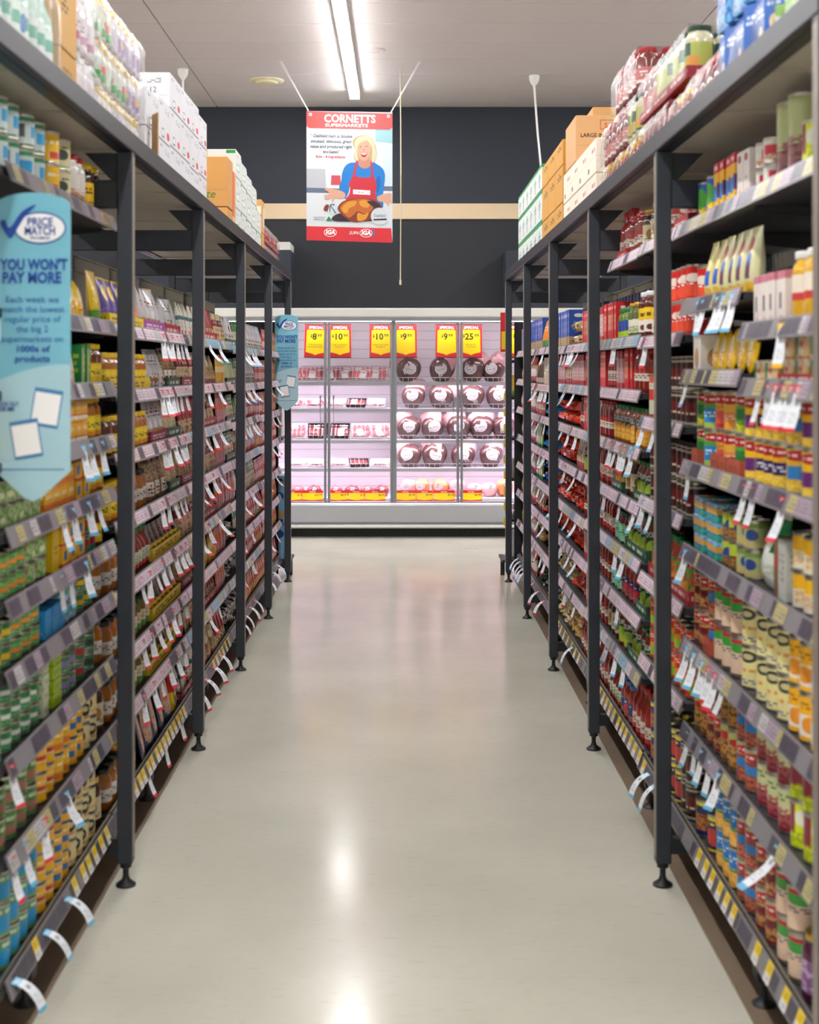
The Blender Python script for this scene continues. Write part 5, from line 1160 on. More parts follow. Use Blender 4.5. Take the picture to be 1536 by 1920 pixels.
# ------------------------------------------------------------------ the glass-door meat fridge
FY = 13.25
mat('header_lamp', '#fff7fc', .5, emit=FRIDGE_STRENGTH*.58)
fr = thing('display_fridge', (0, FY, 0), 'long white glass-door meat fridge built in under the dark wall', 'fridge')
OFF = Matrix.Translation((0, -FY, 0))
def fp(name, mb_, parent=fr): return mb_.xf(OFF).build(name, parent)
FX = 2.5
m_ = MB(); m_.box(-FX, FX, 14.08, 14.12, .1, 2.1, 'fridge_white'); 
for z in [q*.09+.4 for q in range(18)]: m_.box(-FX, FX, 14.076, 14.08, z, z+.004, 'fridge_grey')
m_.box(-FX-.04, -FX, FY, 14.12, .1, 2.1, 'fridge_white'); m_.box(FX, FX+.04, FY, 14.12, .1, 2.1, 'fridge_white')
m_.box(-FX, FX, FY+.02, 14.08, .27, .30, 'fridge_white'); fp('cabinet', m_)
fp('canopy', MB().box(-FX-.04, FX+.04, 13.14, 14.12, 2.035, 2.12, 'fridge_cream', .012).box(-FX, FX, 13.17, 13.6, 2.02, 2.034, 'fridge_grey'))
m_ = MB(); m_.box(-FX, FX, 13.18, 13.24, 2.0, 2.02, 'aluminium'); fp('header_rail', m_)
fp('front_panel', MB().box(-FX-.04, FX+.04, 13.15, 13.24, .125, .305, 'fridge_grey', .012))
fp('bumper_rail', MB().box(-FX-.04, FX+.04, 13.10, 13.15, .088, .118, 'fridge_cream', .012).box(-FX-.04, FX+.04, 13.12, 13.16, .115, .13, 'aluminium'))
m_ = MB(); m_.box(-FX, FX, 13.22, 13.26, 0, .085, 'charcoal_dark')
for q in range(90): m_.box(-FX+q*.056, -FX+q*.056+.03, 13.214, 13.22, .03, .07, 'black_rubber')
fp('kick_grille', m_)
m_ = MB(); m_.box(-FX, FX, 13.256, 13.284, 1.998, 2.014, 'header_lamp', .006); fp('light_tube', m_)
SHZ = [1.435, 1.185, .89, .622, .345]
for j, z in enumerate(SHZ):
    m_ = MB(); y0 = 13.43 if j < 4 else 13.36
    m_.box(-FX, FX, y0, 14.07, z-.012, z, 'fridge_shelf', .002); m_.box(-FX, FX, y0-.012, y0, z-.035, z, 'fridge_grey', .004); sh = fp('shelf', m_)
    if j < 4:
        f = MB(); x = -FX+.02
        while x < FX: f.box(x-.0015, x+.0015, y0-.004, y0, z, z+.04, 'white_plastic'); x += .05
        f.box(-FX, FX, y0-.005, y0-.001, z+.038, z+.042, 'white_plastic'); fp('wire_fence', f, sh)
        fp('light_strip', MB().box(-FX, FX, y0+.02, y0+.035, z-.02, z-.0125, 'fridge_lamp'), sh)
MX = [-1.93, -1.305, -.687, -.07, .547, 1.164, 1.78]
for i in range(len(MX)-1):
    a, c_ = MX[i]+.006, MX[i+1]-.006
    d_ = MB(); d_.box(a, a+.024, 13.222, 13.25, .31, 1.998, 'aluminium', .004); d_.box(c_-.024, c_, 13.222, 13.25, .31, 1.998, 'aluminium', .004)
    d_.box(a+.024, c_-.024, 13.222, 13.25, 1.984, 1.998, 'aluminium', .004); d_.box(a+.024, c_-.024, 13.222, 13.25, .31, .325, 'aluminium', .004)
    dr = fp('glass_door', d_)
    g_ = MB(); g_.add([(a+.024, 13.238, .325), (c_-.024, 13.238, .325), (c_-.024, 13.238, 1.984), (a+.024, 13.238, 1.984)], [(0,1,2,3)], 'glass_pane'); fp('glass', g_, dr)
    hx = c_-.055 if i % 2 == 1 else a+.055
    h_ = MB().tube([(hx, 13.222, 1.30), (hx, 13.185, 1.31), (hx, 13.185, .92), (hx, 13.222, .93)], .008, 'aluminium', 10); fp('handle', h_, dr)
m_ = MB(); m_.box(-.092, -.048, 13.236, 13.30, .31, 2.0, 'fridge_grey', .003); fp('mullion', m_)
# dark casing above the fridge ends
struct(MB().box(.975, 2.6, 13.2, 13.69, 2.121, 2.66, 'wall_slate', .004).build('trim_4'))
struct(MB().box(-2.6, -1.02, 13.2, 13.69, 2.121, 2.66, 'wall_slate', .004).box(-2.6, -1.03, 13.2, 13.69, 2.661, 2.735, 'wall_pale', .002).build('trim_5'))

# price cards behind the glass
def special(x, price, cents, lines, label, tilt=0):
    o = thing('special_price_card', (x, 13.345, 1.668), label, 'price card', 'special price cards on the fridge doors'); o.rotation_euler = (0, tilt, 0)
    W = .208; H = .302; T = plane_T((-W/2, -.001, 0), (1,0,0), (0,0,1))
    MB().box(-W/2, W/2, 0, .002, 0, H, 'red').build('card', o)
    MB().box(-W/2-.002, W/2+.002, -.004, .004, H, H+.008, 'black_rubber').box(-W/2-.002, W/2+.002, -.004, .004, -.008, 0, 'black_rubber').build('card_holder', o)
    p = [(.02,.245),(.028,.255),(W-.028,.255),(W-.02,.245),(W-.014,.045),(W*.62,.03),(W/2,.018),(W*.38,.03),(.014,.045)]
    MB().poly(p, 'yellow', T, .0006, .0005).build('yellow_panel', o)
    l = MB(); text(l, 'SPECIAL', 'white', T @ Matrix.Translation((W/2, .266, .0008)), .032, .004, .25, width=W*.66)
    n1 = .062 if len(price) < 2 else .058
    text(l, '$', 'ink', T @ Matrix.Translation((.052 if len(price) < 2 else .026, .185, .0012)), .042, .02, al='LEFT')
    text(l, price, 'ink', T @ Matrix.Translation((.074 if len(price) < 2 else .047, .165, .0012)), .082, .028, al='LEFT')
    text(l, cents, 'ink', T @ Matrix.Translation((.118 if len(price) < 2 else .134, .188, .0012)), .045, .02, al='LEFT')
    for i, q in enumerate(lines): text(l, q, 'ink', T @ Matrix.Translation((W/2, .11-.02*i, .0012)), .017, 0)
    l.build('lettering', o)
special(-.806, '8', '99', ['PORK BONELESS', 'SHOULDER ROAST'], 'red and yellow special card reading $8.99, leftmost on fridge', .03)
special(-.572, '10', '99', ['PORK LOIN ROAST', 'ROLLED KG'], 'red and yellow special card reading $10.99, second from left')
special(-.19, '10', '99', ['PORK LOIN ROAST', 'ROLLED KG'], 'red and yellow $10.99 card just left of the centre pillar')
special(.045, '9', '99', [], 'red and yellow $9.99 card just right of the centre pillar')
special(.428, '9', '99', [], 'red and yellow $9.99 card beside the $25.99 card')
special(.657, '25', '99', ['BEEF RIB ON', 'THE BONE'], 'red and yellow special card reading $25.99 for beef rib')
special(1.10, '9', '99', [], 'red and yellow card at the right end, half hidden by rack')
def lowtk(x0, x1, tx, i):
    W = x1-x0; o = thing('low_price_ticket', (x0, 13.345, .318), f'red and yellow ticket reading {tx}, {ORD[i]} from left along fridge bottom', 'price ticket', 'tickets along the fridge bottom'); T = plane_T((0, -.001, 0), (1,0,0), (0,0,1))
    MB().box(0, W, 0, .0015, 0, .1, 'red').build('ticket', o)
    MB().poly([(.003,.015),(W*.3,.011),(W/2,.008),(W*.7,.011),(W-.003,.015),(W-.003,.075),(.003,.075)], 'yellow', T, .0004, .0003).build('yellow_panel', o)
    l = MB(); text(l, tx, 'ink', T @ Matrix.Translation((W-.008, .048, .0008)), .026, .008, al='RIGHT'); text(l, 'SPECIAL', 'white', T @ Matrix.Translation((W/2, .08, .0008)), .017, .01); l.build('lettering', o)
for i, (a, c_, tx) in enumerate([(-1.12,-.935,'$3'),(-.93,-.73,'$10.99'),(-.68,-.5,'$8.99'),(-.495,-.345,'$1'),(-.34,-.145,'$8.99'),(-.055,.14,'$9.99'),(.145,.30,'$9.99'),(.305,.505,'$9.99'),(.555,.76,'$9.99')]): lowtk(a, c_, tx, i)
# hams
mat('ham_skin', '#5b3a3c', .25, noise=.45, nscale=14, coat=.6); mat('ham_pale', '#b97a6e', .3, noise=.25, nscale=12, coat=.5); mat('ham_orange', '#d98a5c', .3, noise=.2, nscale=10, coat=.5)
mat('bag_pink', '#dba6ae', .25, noise=.15, nscale=9, coat=.5); mat('label_white', '#d9d3d6', .4); mat('label_grey', '#8d878c', .4); mat('label_mid', '#b7afb4', .4); mat('pink_meat', '#c05a68', .35, noise=.3, nscale=30, coat=.4)
mat('dark_meat', '#8c3a44', .35, noise=.3, nscale=30, coat=.4); mat('tray_black', '#26242a', .4); mat('tray_white', '#efeaf0', .4); mat('fat', '#e3b2b2', .35, noise=.1, nscale=30)
HB = {}
def blob(key, rx, ry, rz, m, seed, rough=.06, flat=.0):
    if key in HB: return HB[key]
    rn = random.Random(seed); b_ = MB(); nu, nv = 16, 10; vs = []; fs = []; ph = [rn.uniform(0, 6) for _ in range(6)]
    for j in range(nv+1):
        th = PI*j/nv
        for i in range(nu):
            a = 2*PI*i/nu; q = 1+rough*(math.sin(3*a+ph[0])*math.sin(2*th+ph[1])+.6*math.sin(5*a+ph[2])*math.sin(3*th+ph[3]))
            wd = math.sin(th)**.85 if 0 < j < nv else 0
            taper = 1-.22*(1-math.cos(PI-th))*.5
            vs.append((rx*wd*math.cos(a)*q*taper, ry*wd*math.sin(a)*q*taper, max(-rz*.92, -rz*math.cos(th)*q)+rz*.92))
    for j in range(nv):
        for i in range(nu): fs.append((j*nu+i, j*nu+(i+1) % nu, (j+1)*nu+(i+1) % nu, (j+1)*nu+i))
    b_.add(vs, fs, m); HB[key] = b_.mesh(key); return HB[key]
disc = MB(); disc.lathe([(.052,0),(.052,.0015)], 'label_white', 24); disc.lathe([(.046,.0015),(.046,.0018)], 'label_grey', 24); disc.lathe([(.041,.0018),(.041,.0021)], 'label_mid', 24)
disc.box(-.030, .030, -.014, -.004, .0021, .0026, 'label_grey'); disc = disc.mesh('round_label')
def mkobj(nm, me, par, loc=(0,0,0), rot=(0,0,0), sc=None):
    o = bpy.data.objects.new(nm, me); C.objects.link(o); o.parent = par; o.location = loc; o.rotation_euler = rot
    if sc: o.scale = sc
    return o
stk = MB().box(-.018, .018, -.026, .026, 0, .001, 'label_white').box(-.012, .012, -.02, -.012, .001, .0014, 'ink').box(-.012, .012, .0, .016, .001, .0014, 'label_grey').mesh('price_sticker')
rh = random.Random(5)
HR = [(SHZ[0], [.07,.39,.69,.88]), (SHZ[1], [.115,.385,.68,.93]), (SHZ[2], [.07,.30,.55,.77,.98]), (SHZ[3], [.08,.32,.59,.86])]
for ri, (z, xs_) in enumerate(HR):
    for i, x in enumerate(xs_):
        o = thing('ham', (x, 13.58, z), f'dark plastic-wrapped ham with round label, {ORD[i]} from centre pillar, {ORD[ri]} fridge shelf', 'ham', 'wrapped hams in the right fridge doors')
        o.rotation_euler = (0, 0, rh.uniform(-.25, .25)); sc = rh.uniform(.92, 1.06)
        mkobj('ham_body', blob('ham_body', .132, .105, .118, 'ham_skin', 3), o, sc=(sc, 1, sc))
        mkobj('round_label', disc, o, (rh.uniform(-.02,.02), -.098, .125), (PI/2-.35, rh.uniform(-.3,.3), 0), (1.1, 1.1, 1))
        mkobj('price_sticker', stk, o, (rh.choice((-1,1))*rh.uniform(.01,.04), -.106, rh.uniform(.07,.11)), (PI/2-.2, rh.uniform(-.6,.6), 0))
        mkobj('bag_top', blob('bag_top', .14, .09, .10, 'bag_pink', 9+i % 2, .16), o, (rh.uniform(-.06,.06), .045, .085), (0,0,rh.uniform(0,3)))
for i, (x, kk) in enumerate([(.07,'p'),(.20,'o'),(.37,'o'),(.54,'p'),(.70,'w'),(.84,'w'),(.98,'o')]):
    o = thing('ham_half', (x, 13.52, SHZ[4]), f'{dict(p="pink wrapped",o="orange smoked",w="white wrapped")[kk]} ham piece, {ORD[i]} from centre pillar, bottom of fridge', 'ham', 'ham pieces in the fridge bottom')
    mkobj('ham_body', blob('hh'+kk, .095, .09, .085 if kk != 'w' else .065, {'p':'bag_pink','o':'ham_orange','w':'fat'}[kk], 21, .1), o, rot=(0,0,i))
    mkobj('price_sticker', stk, o, (.01, -.088, .10), (PI/2-.4, .3, 0), (.8,.8,1))
    if i < 4: mkobj('round_label', disc, o, (-.02, -.084, .10), (PI/2-.4, 0, 0), (.7,.7,1))
# meat trays leaning on the left shelves
def tray_mesh(m): 
    b_ = MB(); a, c2, h = .085, .06, .022
    b_.add([(-a,-c2,0),(a,-c2,0),(a,c2,0),(-a,c2,0),(-a-.008,-c2-.008,h),(a+.008,-c2-.008,h),(a+.008,c2+.008,h),(-a-.008,c2+.008,h),(-a,-c2,.003),(a,-c2,.003),(a,c2,.003),(-a,c2,.003)],
      [(3,2,1,0),(0,1,5,4),(1,2,6,5),(2,3,7,6),(3,0,4,7),(8,9,10,11),(4,5,9,8),(5,6,10,9),(6,7,11,10),(7,4,8,11)], m); return b_.mesh('tray')
TW, TB = tray_mesh('tray_white'), tray_mesh('tray_black')
def meatm(m, sd):
    b_ = MB(); rn = random.Random(sd)
    for q in range(4):
        x = -.06+.04*q; b_.v and None
        bl = MB(); nu, nv = 10, 6; vs = []; fs = []
        for j in range(nv+1):
            th = PI*j/nv
            for i in range(nu):
                a = 2*PI*i/nu; vs.append((x+.025*math.sin(th)*math.cos(a), .052*math.sin(th)*math.sin(a), .016-.014*math.cos(th)+.002*rn.random()))
        for j in range(nv):
            for i in range(nu): fs.append((j*nu+i, j*nu+(i+1) % nu, (j+1)*nu+(i+1) % nu, (j+1)*nu+i))
        b_.add(vs, fs, m)
        b_.box(x-.022, x-.016, -.045, .045, .024, .0302, 'fat')
    return b_.mesh('meat')
MP, MD, MF = meatm('pink_meat', 1), meatm('dark_meat', 2), meatm('fat', 3)
lab_m = MB().box(-.03, .03, -.045, .045, .031, .032, 'label_white').box(-.022, .022, .02, .03, .032, .0324, 'label_grey').mesh('label')
TR = [(SHZ[0], [-1.02,-.86,-.70,-.54,-.38,-.22], .9, 'PPDDPP'), (SHZ[1], [-1.02,-.82,-.62,-.42,-.24], .55, 'PPFDF'), (SHZ[2], [-.99,-.79,-.58,-.38,-.20], .85, 'PDDPP'), (SHZ[3], [-1.0,-.80,-.60,-.40,-.20], .45, 'FFFDF')]
for ri, (z, xs_, tl, cs) in enumerate(TR):
    for i, x in enumerate(xs_):
        dark = cs[i] == 'D' and ri > 0
        for q in range(2 if ri in (0, 2) else 1):
            o = thing('meat_tray', (x, 13.53+.05*q, z+.068*math.sin(tl)+.002+.03*q), f'{"black" if dark else "white"} tray of {dict(P="pink",D="dark red",F="pale")[cs[i]]} meat, {ORD[i]} from left, {ORD[ri]} fridge shelf{", behind another" if q else ""}', 'meat tray', 'meat trays in the left fridge doors')
            o.rotation_euler = (tl, 0, rh.uniform(-.12, .12))
            mkobj('tray', TB if dark else TW, o); mkobj('meat', {'P':MP,'D':MD,'F':MF}[cs[i]], o)
            if rh.random() < .7: mkobj('label', lab_m, o, (rh.uniform(-.03, .05), -.01, 0), (0, 0, rh.uniform(-.3, .3)))
for i, x in enumerate([-.98,-.82,-.62,-.46,-.32,-.18]):
    o = thing('meat_bag', (x, 13.50, SHZ[4]), f'vacuum-packed joint of meat, {ORD[i]} from left, bottom of fridge', 'meat', 'packed joints in the fridge bottom left')
    mkobj('joint', blob('jt'+str(i % 2), .075, .07, .055, ['pink_meat','dark_meat'][i % 2], 31+i, .12), o); mkobj('price_sticker', stk, o, (.0, -.066, .07), (PI/2-.5, .4, 0), (.9,.9,1))

# ------------------------------------------------------------------ hanging poster
PT = plane_T((-.775, 11.67, 2.613), (.705, 0, -.012), (0, 0, 1.0))
u_ = .000638
def Q(x, y): return ((x-100)*u_, (1800-y)*u_)
po = thing('hanging_poster', (-.4225, 11.67, 2.613), 'red and white supermarket ham poster hanging on strings from the ceiling', 'poster')
PO = Matrix.Translation((.4225, -11.67, -2.613)) @ PT
for k_, c_ in (('pp_red','#e3343c'),('pp_red2','#ea5a58'),('pp_bg','#e9eef3'),('pp_bg2','#d5e3ea'),('pp_bench','#e4e8ec'),('pp_grey','#c4c6cc'),('pp_slate','#6d7890'),('pp_blue','#1f7fce'),('pp_blue2','#1868b4'),('pp_apron','#cf2f3e'),
               ('pp_apron2','#b32436'),('pp_skin','#dfa88f'),('pp_skin2','#cc8b74'),('pp_hair','#e2cfa8'),('pp_hair2','#bfa67c'),('pp_lip','#c2384a'),('pp_ham','#c66a2a'),('pp_ham2','#e59a34'),('pp_ham3','#8c3a1c'),('pp_dark','#33222c'),('pp_green','#1f9058'),('pp_plate','#dfe4ea'),('pp_text','#2c3444'),('pp_white','#f4f4f4'),('pp_teal','#9fccd2'),('pp_kettle','#d0505c')):
    mat(k_, tuple(q**(1/2.2) if 0 else q for q in [x*.86 for x in (int(c_[1:3],16)/255, int(c_[3:5],16)/255, int(c_[5:7],16)/255)]), .5, spec=.3)
def pl(pts, m, lay, sp_=True, k=4, name=None):
    pts = [Q(*p) for p in pts]
    if sp_: pts = spline(pts, k)
    return MB().poly(pts, m, PO, .0006*lay, .0004)
W_, H_ = .705, 1.06
MB().box(0, W_, 0, H_, -.003, 0, 'pp_bg', 0, PO).build('board', po)
pic = MB()
for pts, m_, L in [([(100,880),(340,880),(355,1190),(100,1190)],'pp_grey',1), ([(985,360),(1205,360),(1205,540),(985,520)],'pp_teal',1), ([(1080,560),(1205,560),(1205,1090),(1080,1090)],'pp_bg2',1), ([(100,1125),(560,1130),(560,1190),(100,1190)],'pp_slate',1.5), ([(1060,1090),(1205,1090),(1205,1150),(1060,1150)],'pp_slate',1.5), ([(100,1190),(1205,1190),(1205,1630),(100,1630)],'pp_bench',1), ([(420,960),(535,960),(545,1085),(412,1085)],'pp_kettle',2), ([(350,850),(395,850),(400,1125),(350,1125)],'pp_bg',2)]:
    pic.merge(pl(pts, m_, L, False))
shapes = [
 ([(700,500),(770,450),(860,440),(940,470),(985,560),(1005,680),(985,770),(960,800),(880,790),(780,790),(725,770),(705,700),(730,640),(700,570)],'pp_hair2',2),
 ([(720,790),(650,800),(590,850),(555,940),(545,1040),(520,1110),(540,1200),(590,1260),(640,1180),(660,1100),(690,1240),(980,1290),(1080,1370),(1085,1200),(1110,960),(1075,860),(1000,805),(930,770),(780,770)],'pp_blue',3),
 ([(745,960),(720,1080),(690,1160),(660,1120),(668,1020),(700,960)],'pp_blue2',3.5), ([(1000,1000),(1040,960),(1050,1080),(1010,1180),(985,1100)],'pp_blue2',3.5),
 ([(790,740),(900,740),(930,800),(900,850),(840,868),(790,845),(765,800)],'pp_skin2',4),
 ([(775,520),(840,490),(905,520),(925,590),(915,680),(880,745),(840,768),(795,745),(760,680),(752,590)],'pp_skin',5),
 ([(715,560),(745,490),(810,455),(890,450),(955,500),(985,600),(998,700),(975,775),(945,785),(940,700),(945,620),(915,545),(880,505),(830,515),(780,545),(755,600),(752,680),(765,760),(735,765),(712,700),(735,640)],'pp_hair',6),
 ([(798,668),(835,676),(876,662),(872,700),(845,722),(812,712)],'pp_lip',6.5), ([(806,672),(835,679),(868,669),(862,684),(835,690),(812,685)],'white',7),
 ([(735,790),(760,790),(722,960),(715,1000),(690,985)],'pp_apron',7), ([(925,785),(945,800),(962,960),(965,1000),(935,985)],'pp_apron',7),
 ([(700,960),(760,975),(840,985),(920,975),(965,965),(1000,1080),(985,1180),(1000,1260),(960,1290),(700,1280),(600,1270),(650,1200),(660,1100),(640,1120),(655,1050)],'pp_apron',6.8),
 ([(545,1160),(600,1200),(585,1250),(530,1262),(470,1250),(445,1300),(425,1310),(430,1250),(380,1270),(330,1265),(345,1240),(320,1225),(400,1195),(340,1150),(345,1125),(440,1135)],'pp_skin',8),
 ([(1010,1230),(1080,1195),(1185,1180),(1195,1240),(1195,1310),(1165,1300),(1150,1350),(1120,1300),(1050,1290),(1020,1275)],'pp_skin',8),
 ([(430,1520),(560,1440),(800,1420),(980,1440),(1060,1500),(960,1545),(700,1560),(500,1560)],'pp_plate',7.5),
 ([(425,1510),(520,1450),(620,1480),(900,1500),(950,1540),(700,1555),(470,1552)],'pp_dark',8.5),
 ([(500,1380),(560,1300),(680,1262),(840,1248),(980,1270),(1070,1350),(1040,1450),(960,1500),(850,1545),(700,1560),(600,1500),(540,1450)],'pp_ham3',9),
 ([(530,1380),(600,1300),(760,1262),(880,1262),(960,1310),(940,1400),(860,1450),(760,1420),(700,1470),(640,1500),(560,1430)],'pp_ham',9.6),
 ([(560,1370),(640,1300),(740,1290),(720,1350),(650,1380),(620,1440),(570,1430)],'pp_ham2',10.2), ([(780,1290),(860,1275),(920,1320),(880,1370),(800,1350)],'pp_ham2',10.2), ([(880,1290),(980,1290),(1060,1360),(1000,1380),(930,1340)],'pp_dark',10.4),
 ([(760,1440),(840,1460),(900,1430),(860,1520),(760,1540)],'pp_ham2',10.2),
 ([(340,1350),(385,1340),(380,1420),(320,1415)],'pp_ham3',8.2), ([(380,1400),(420,1320),(490,1360),(490,1450),(440,1470),(380,1440)],'pp_bg2',8.4),
 ([(400,1340),(460,1330),(455,1350),(420,1350),(480,1440),(460,1445),(415,1370),(408,1430),(395,1425)],'pp_slate',9)]
for pts, m_, L in shapes: pic.merge(pl(pts, m_, L))
for (x, y) in ((795,588),(872,582)): pic.merge(MB().poly(ell(*Q(x, y), 15*u_, 4*u_), 'pp_dark', PO, .0042, .0004)); pic.merge(MB().poly(ell(*Q(x, y-22), 20*u_, 3*u_), 'pp_hair2', PO, .0042, .0004))
pic.merge(MB().poly(spline([Q(*p) for p in ((838,600),(848,640),(832,648),(828,640))], 4), 'pp_skin2', PO, .0042, .0003))
pic.build('printed_picture', po)
hd = MB(); hd.merge(MB().poly([Q(100,140), Q(1205,155), Q(1205,335)]+[Q(1205-45*(1-math.cos(a)), 320+40*math.sin(a)) for a in (.5,1,1.57)]+[Q(145-45*math.sin(a)*1, 320+36*math.cos(a)) for a in (.1,.7,1.2)]+[Q(100,310)], 'pp_red2', PO, .003, .0004)); hd.build('header_band', po)
pl([(100,1620),(1190,1630),(1205,1815),(100,1800)], 'pp_red', 4, False).build('footer_band', po)
MB().merge(MB().poly([Q(700,1140), Q(918,1150), Q(918,1205), Q(700,1198)], 'white', PO, .0052, .0003)).merge(MB().poly(ell(*Q(1040,1480), 112*u_, 112*u_), 'pp_plate', PO, .0068, .0004)).merge(MB().poly([Q(350,1550), Q(388,1487), Q(428,1550)], 'pp_green', PO, .0062, .0003)).merge(MB().poly([Q(960,1515), Q(1130,1505), Q(1130,1528), Q(960,1535)], 'pp_dark', PO, .0072, .0003)).build('badge', po)
lt = MB()
def PTX(s_, x, y, w_, m_, size, z=.0045, **kw): text(lt, s_, m_, PO @ Matrix.Translation((*Q(x, y), z)), size, width=w_*u_ if w_ else None, **kw)
PTX('CORNETTS', 657, 278, 660, 'white', .090, bold=.022); PTX('SUPERMARKETS', 612, 336, 550, 'white', .036, bold=.012, shear=.1)
for i, (q, wd) in enumerate((('“ Oakfield ham is double', 540), ('smoked, delicious, great', 530), ('value and produced right', 540), ('here in Queensland”', 460))):
    PTX(q, 415, 475+68*i, wd, 'pp_text', .038, shear=.2, bold=.012)
PTX('Kim - 4 Ingredients', 410, 738, 375, 'pp_red', .03, bold=.02)
PTX('CORNETTS', 810, 1188, 195, 'pp_apron2', .026, .0058, bold=.01); PTX('Oakfield', 1040, 1490, 150, 'pp_text', .036, .0075)
PTX('Double Smoked', 262, 1512, 145, 'pp_text', .016); PTX('Oakfield Ham', 262, 1540, 130, 'pp_text', .016)
lt.build('lettering', po); lt = MB()
for cx, rx in ((405, 82), (865, 82)):
    if cx > 800: lt.build('store_logo', po); lt = MB()
    lt.merge(MB().poly(ell(*Q(cx, 1697), rx*u_, 54*u_), 'white', PO, .0042, .0003)).merge(MB().poly(ell(*Q(cx, 1697), (rx-6)*u_, 48*u_), 'pp_red', PO, .0047, .0003))
    PTX('IGA', cx, 1720, 120, 'white', .05, .0054, bold=.04, shear=.15)
lt.merge(MB().poly([Q(935+40*math.cos(a), 1697+52*math.sin(a)) for a in [-1.2+.2*q for q in range(13)]]+[Q(915+42*math.cos(a), 1697+46*math.sin(a)) for a in [1.2-.2*q for q in range(13)]], 'pp_blue', PO, .0052, .0003))
PTX('SUPA', 708, 1716, 118, 'white', .036, .0046, shear=.3)
lt.build('store_logo', po)
for sx_, (x, y) in (('l', (150, 183)), ('r', (1153, 190))):
    e_ = MB(); T = PO @ Matrix.Translation((*Q(x, y), .0036)); e_.lathe([(.0125,0),(.0125,.002),(.006,.002),(.006,0)], 'white_plastic', 20); e_.xf(T)
    k2 = MB().lathe([(.0058,.0005),(.0058,.001)], 'ink', 14).xf(T); e_.merge(k2); e_.build('eyelet', po)
for (x, y, tx, dx) in ((125, 140, -.993, .012), (1180, 150, .162, -.012)):
    pt = PO @ Vector((*Q(x, y), -.001))
    for d2 in (0, dx): MB().tube([tuple(pt+Vector((d2*.5, 0, -.004))), (tx+.4225+d2, 0, CZ-2.613)], .0018, 'white_plastic', 6).build('string', po)

# ------------------------------------------------------------------ price match blades
for k_, c_ in (('pm_blue','#78bcd0'),('pm_pale','#a9cfda'),('pm_navy','#1546a0'),('pm_edge','#3f7fb4')): mat(k_, c_, .35)
def blade(y, label):
    x0, W, z0, H = -.905, .168, 1.255, .69
    o = thing('price_match_sign', (x0+W/2, y, z0), label, 'sign', 'price match blade signs')
    T = plane_T((-W/2, 0, 0), (1,0,0), (0,0,1))
    def P(u, v): return (u*W, (1-v)*H)
    out = [P(0,.045)]+[(W/2-W/2*math.cos(a), H*.955+H*.045*math.sin(a)) for a in [PI*q/12 for q in range(1,12)]]+[P(1,.045), P(1,.9), P(.62,.985), P(.5,1.0), P(.38,.985), P(0,.9)]
    MB().poly(out, 'pm_blue', T, 0, .003).build('board', o)
    sw = [P(0,.61)]+[P(q/8, .61-.055*math.sin(q/8*1.7)) for q in range(1,9)]+[P(1,.9), P(.62,.985), P(.5,.998), P(.38,.985), P(0,.9)]
    MB().poly(sw, 'pm_pale', T, .0006, .0004).build('pale_swoosh', o)
    l = MB(); l.poly([(a[0], a[1]) for a in ell(.60*W, H*(1-.115), .345*W, .052*H)], 'pm_navy', T, .0012, .0004); l.poly(ell(.60*W, H*(1-.115), .325*W, .047*H), 'white', T, .0018, .0004)
    ck = [P(.07,.10), P(.13,.088), P(.2,.115), P(.36,.062), P(.55,.04), P(.38,.085), P(.23,.145), P(.17,.14)]
    l.poly(spline(ck, 3), 'pm_navy', T, .0024, .0004)
    l.build('tick_logo', o); l = MB()
    def tt(s_, u, v, w_, size, m='pm_navy', bold=.02): text(l, s_, m, T @ Matrix.Translation((*P(u, v), .003)), size, bold, width=w_*W)
    tt('PRICE', .60, .108, .34, .026); tt('MATCH', .60, .137, .40, .026); tt('PROMISE', .60, .152, .26, .009, bold=.01)
    l.build('lettering', o); l = MB()
    tt("YOU WON'T", .52, .25, .90, .034, bold=.035); tt('PAY MORE', .49, .292, .78, .034, bold=.035)
    l.build('lettering', o); l = MB()
    for i, (q, wd, bb) in enumerate((('Each week we', .70, 0), ('match the lowest', .84, 0), ('regular price of', .74, 0), ('the big 2', .42, 0), ('supermarkets on', .82, 0), ('1000s of', .44, .025), ('products', .46, .025))):
        tt(q, .5, .355+.032*i, wd, .02, bold=bb)
    l.build('lettering', o); l = MB()
    tt('LOOK OUT', .17, .69, .30, .013); tt('FOR ME', .14, .706, .24, .013)
    l.build('lettering', o)
    s_ = MB()
    for (cu, cv, a) in ((.68, .70, -.16), (.42, .80, .16)):
        R = T @ Matrix.Translation((*P(cu, cv), .0)) @ Matrix.Rotation(a, 4, 'Z')
        s_.poly([(-.032,-.04),(.032,-.04),(.032,.045),(-.032,.045)], 'pm_edge', R, .0012+.001*(cu < .5), .0004); s_.poly([(-.029,-.033),(.029,-.033),(.029,.036),(-.029,.036)], 'white', R, .0018+.001*(cu < .5), .0004)
    s_.poly([P(.08,.893), P(.92,.893), P(.92,.897), P(.08,.897)], 'pm_edge', T, .0014, .0004); s_.build('ticket_pictures', o)
    MB().box(-W/2-.012, -W/2+.012, -.001, .006, .36, .42, 'white_plastic').build('clip', o)
blade(3.17, 'blurred light blue price match sign, near, at left picture edge'); blade(10.2, 'light blue price match sign at the far end of left rack')

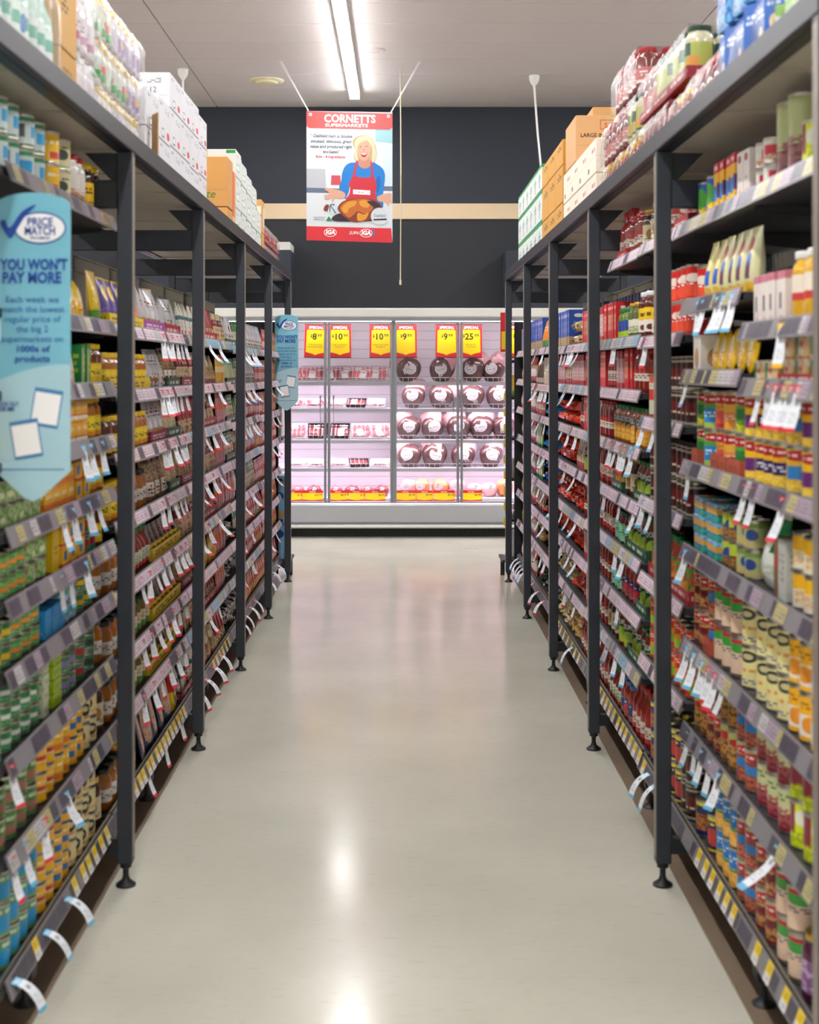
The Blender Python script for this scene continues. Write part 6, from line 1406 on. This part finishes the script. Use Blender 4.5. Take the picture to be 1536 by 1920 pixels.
# ------------------------------------------------------------------ end displays facing the fridge
def endcap(s, label):
    X = {-1: -.81, 1: .742}[s]; t_ = thing('end_display', (X, 10.62, 0), label, 'shelving'); T = Matrix.Translation((-X, -10.62, 0))
    def bx(mb, a, b_, *r_): x = sorted((X+s*a, X+s*b_)); return mb.box(x[0], x[1], *r_)
    bx(MB(), .09, .66, 10.43, 10.45, .05, 1.9, 'charcoal_dark').xf(T).build('back_panel', t_)
    for z in (.15, .45, .75, 1.05, 1.35, 1.62):
        bx(MB(), 0 if z < .2 else .06, .66, 10.455, 10.80, z-.02, z, 'shelf_dark', .003).xf(T).build('shelf', t_)
    for a in (.01, .62): bx(MB(), a, a+.03, 10.72, 10.76, 0, .129, 'charcoal_dark').xf(T).build('leg', t_)
    return X
XL_ = endcap(-1, 'dark shelf end display at far end of left rack'); XR_ = endcap(1, 'dark shelf end display at far end of right rack')
k_ = [('zeb',.45),('rwp',.75),('zeb',1.05),('ypb',1.35)]
for j, (key, z) in enumerate([('tub',.15),('tub',.252),('zeb',.45),('zeb',.502),('brx',.75),('gbox',1.05),('ypch',1.35)]):
    for i in range(3):
        S = SK[key]; o = put(key, (XR_+.14+i*.155, 10.62, z+.001), PI/2, False)
        tag(o, f"{S['desc']} on right end display, {['lowest','second lowest','third','fourth','fifth','sixth','top'][j]} tier, {['aisle side','middle','outer'][i]}", S['cat'], 'goods on the right end display')
design('p_bcd', '#8fc3e4', [e(.5,.75,.25,.05,'#1f4fa0'), e(.5,.3,.25,.05,'#1f4fa0'), b(.5,.58,'#c9a070'), t(.2,.8,.38,.46,'#3f6fb4',6,3)], .4)
MB().box(-.07, .07, -.12, .12, 0, .62, 'p_bcd', .004).build('cardboard_display', None, (-.90, 10.62, .1505)); tag(bpy.data.objects['cardboard_display'], 'pale blue cardboard display box at the far end of left rack', 'display box')
MB().box(-.05, .05, -.1, .1, 0, .42, 'white_plastic', .006).build('display_box', None, (-.93, 10.62, 1.0505)); tag(bpy.data.objects['display_box'], 'white upright box on the left end display', 'box')
# clip strip of yellow tickets with a red and yellow sign, on the aisle edge of the right end display
cs = thing('clip_strip', (.772, 10.47, .9), 'hanging strip of yellow tickets under a red and yellow sign', 'clip strip')
MB().box(-.004, .004, -.001, .001, -.55, .9, 'white_plastic').build('strip', cs)
for i in range(9): MB().box(-.016, .016, -.0035, -.0015, -.5+.115*i, -.44+.115*i, 'yellow').build('ticket', cs)
MB().box(-.04, .035, -.008, -.005, .78, 1.07, 'red').box(-.032, .03, -.0095, -.008, .80, .93, 'yellow').build('sign', cs)
o = MB().poly(spline([(-.05,-.01),(.03,-.014),(.055,.004),(.0,.013),(-.04,.008)], 3), 'label_grey', None, .0012, .001).build('floor_scrap', None, (.61, 12.33, 0)); tag(o, 'small dark scuffed scrap on the floor before the fridge', 'scrap')
print('TOTAL', len(bpy.data.objects))
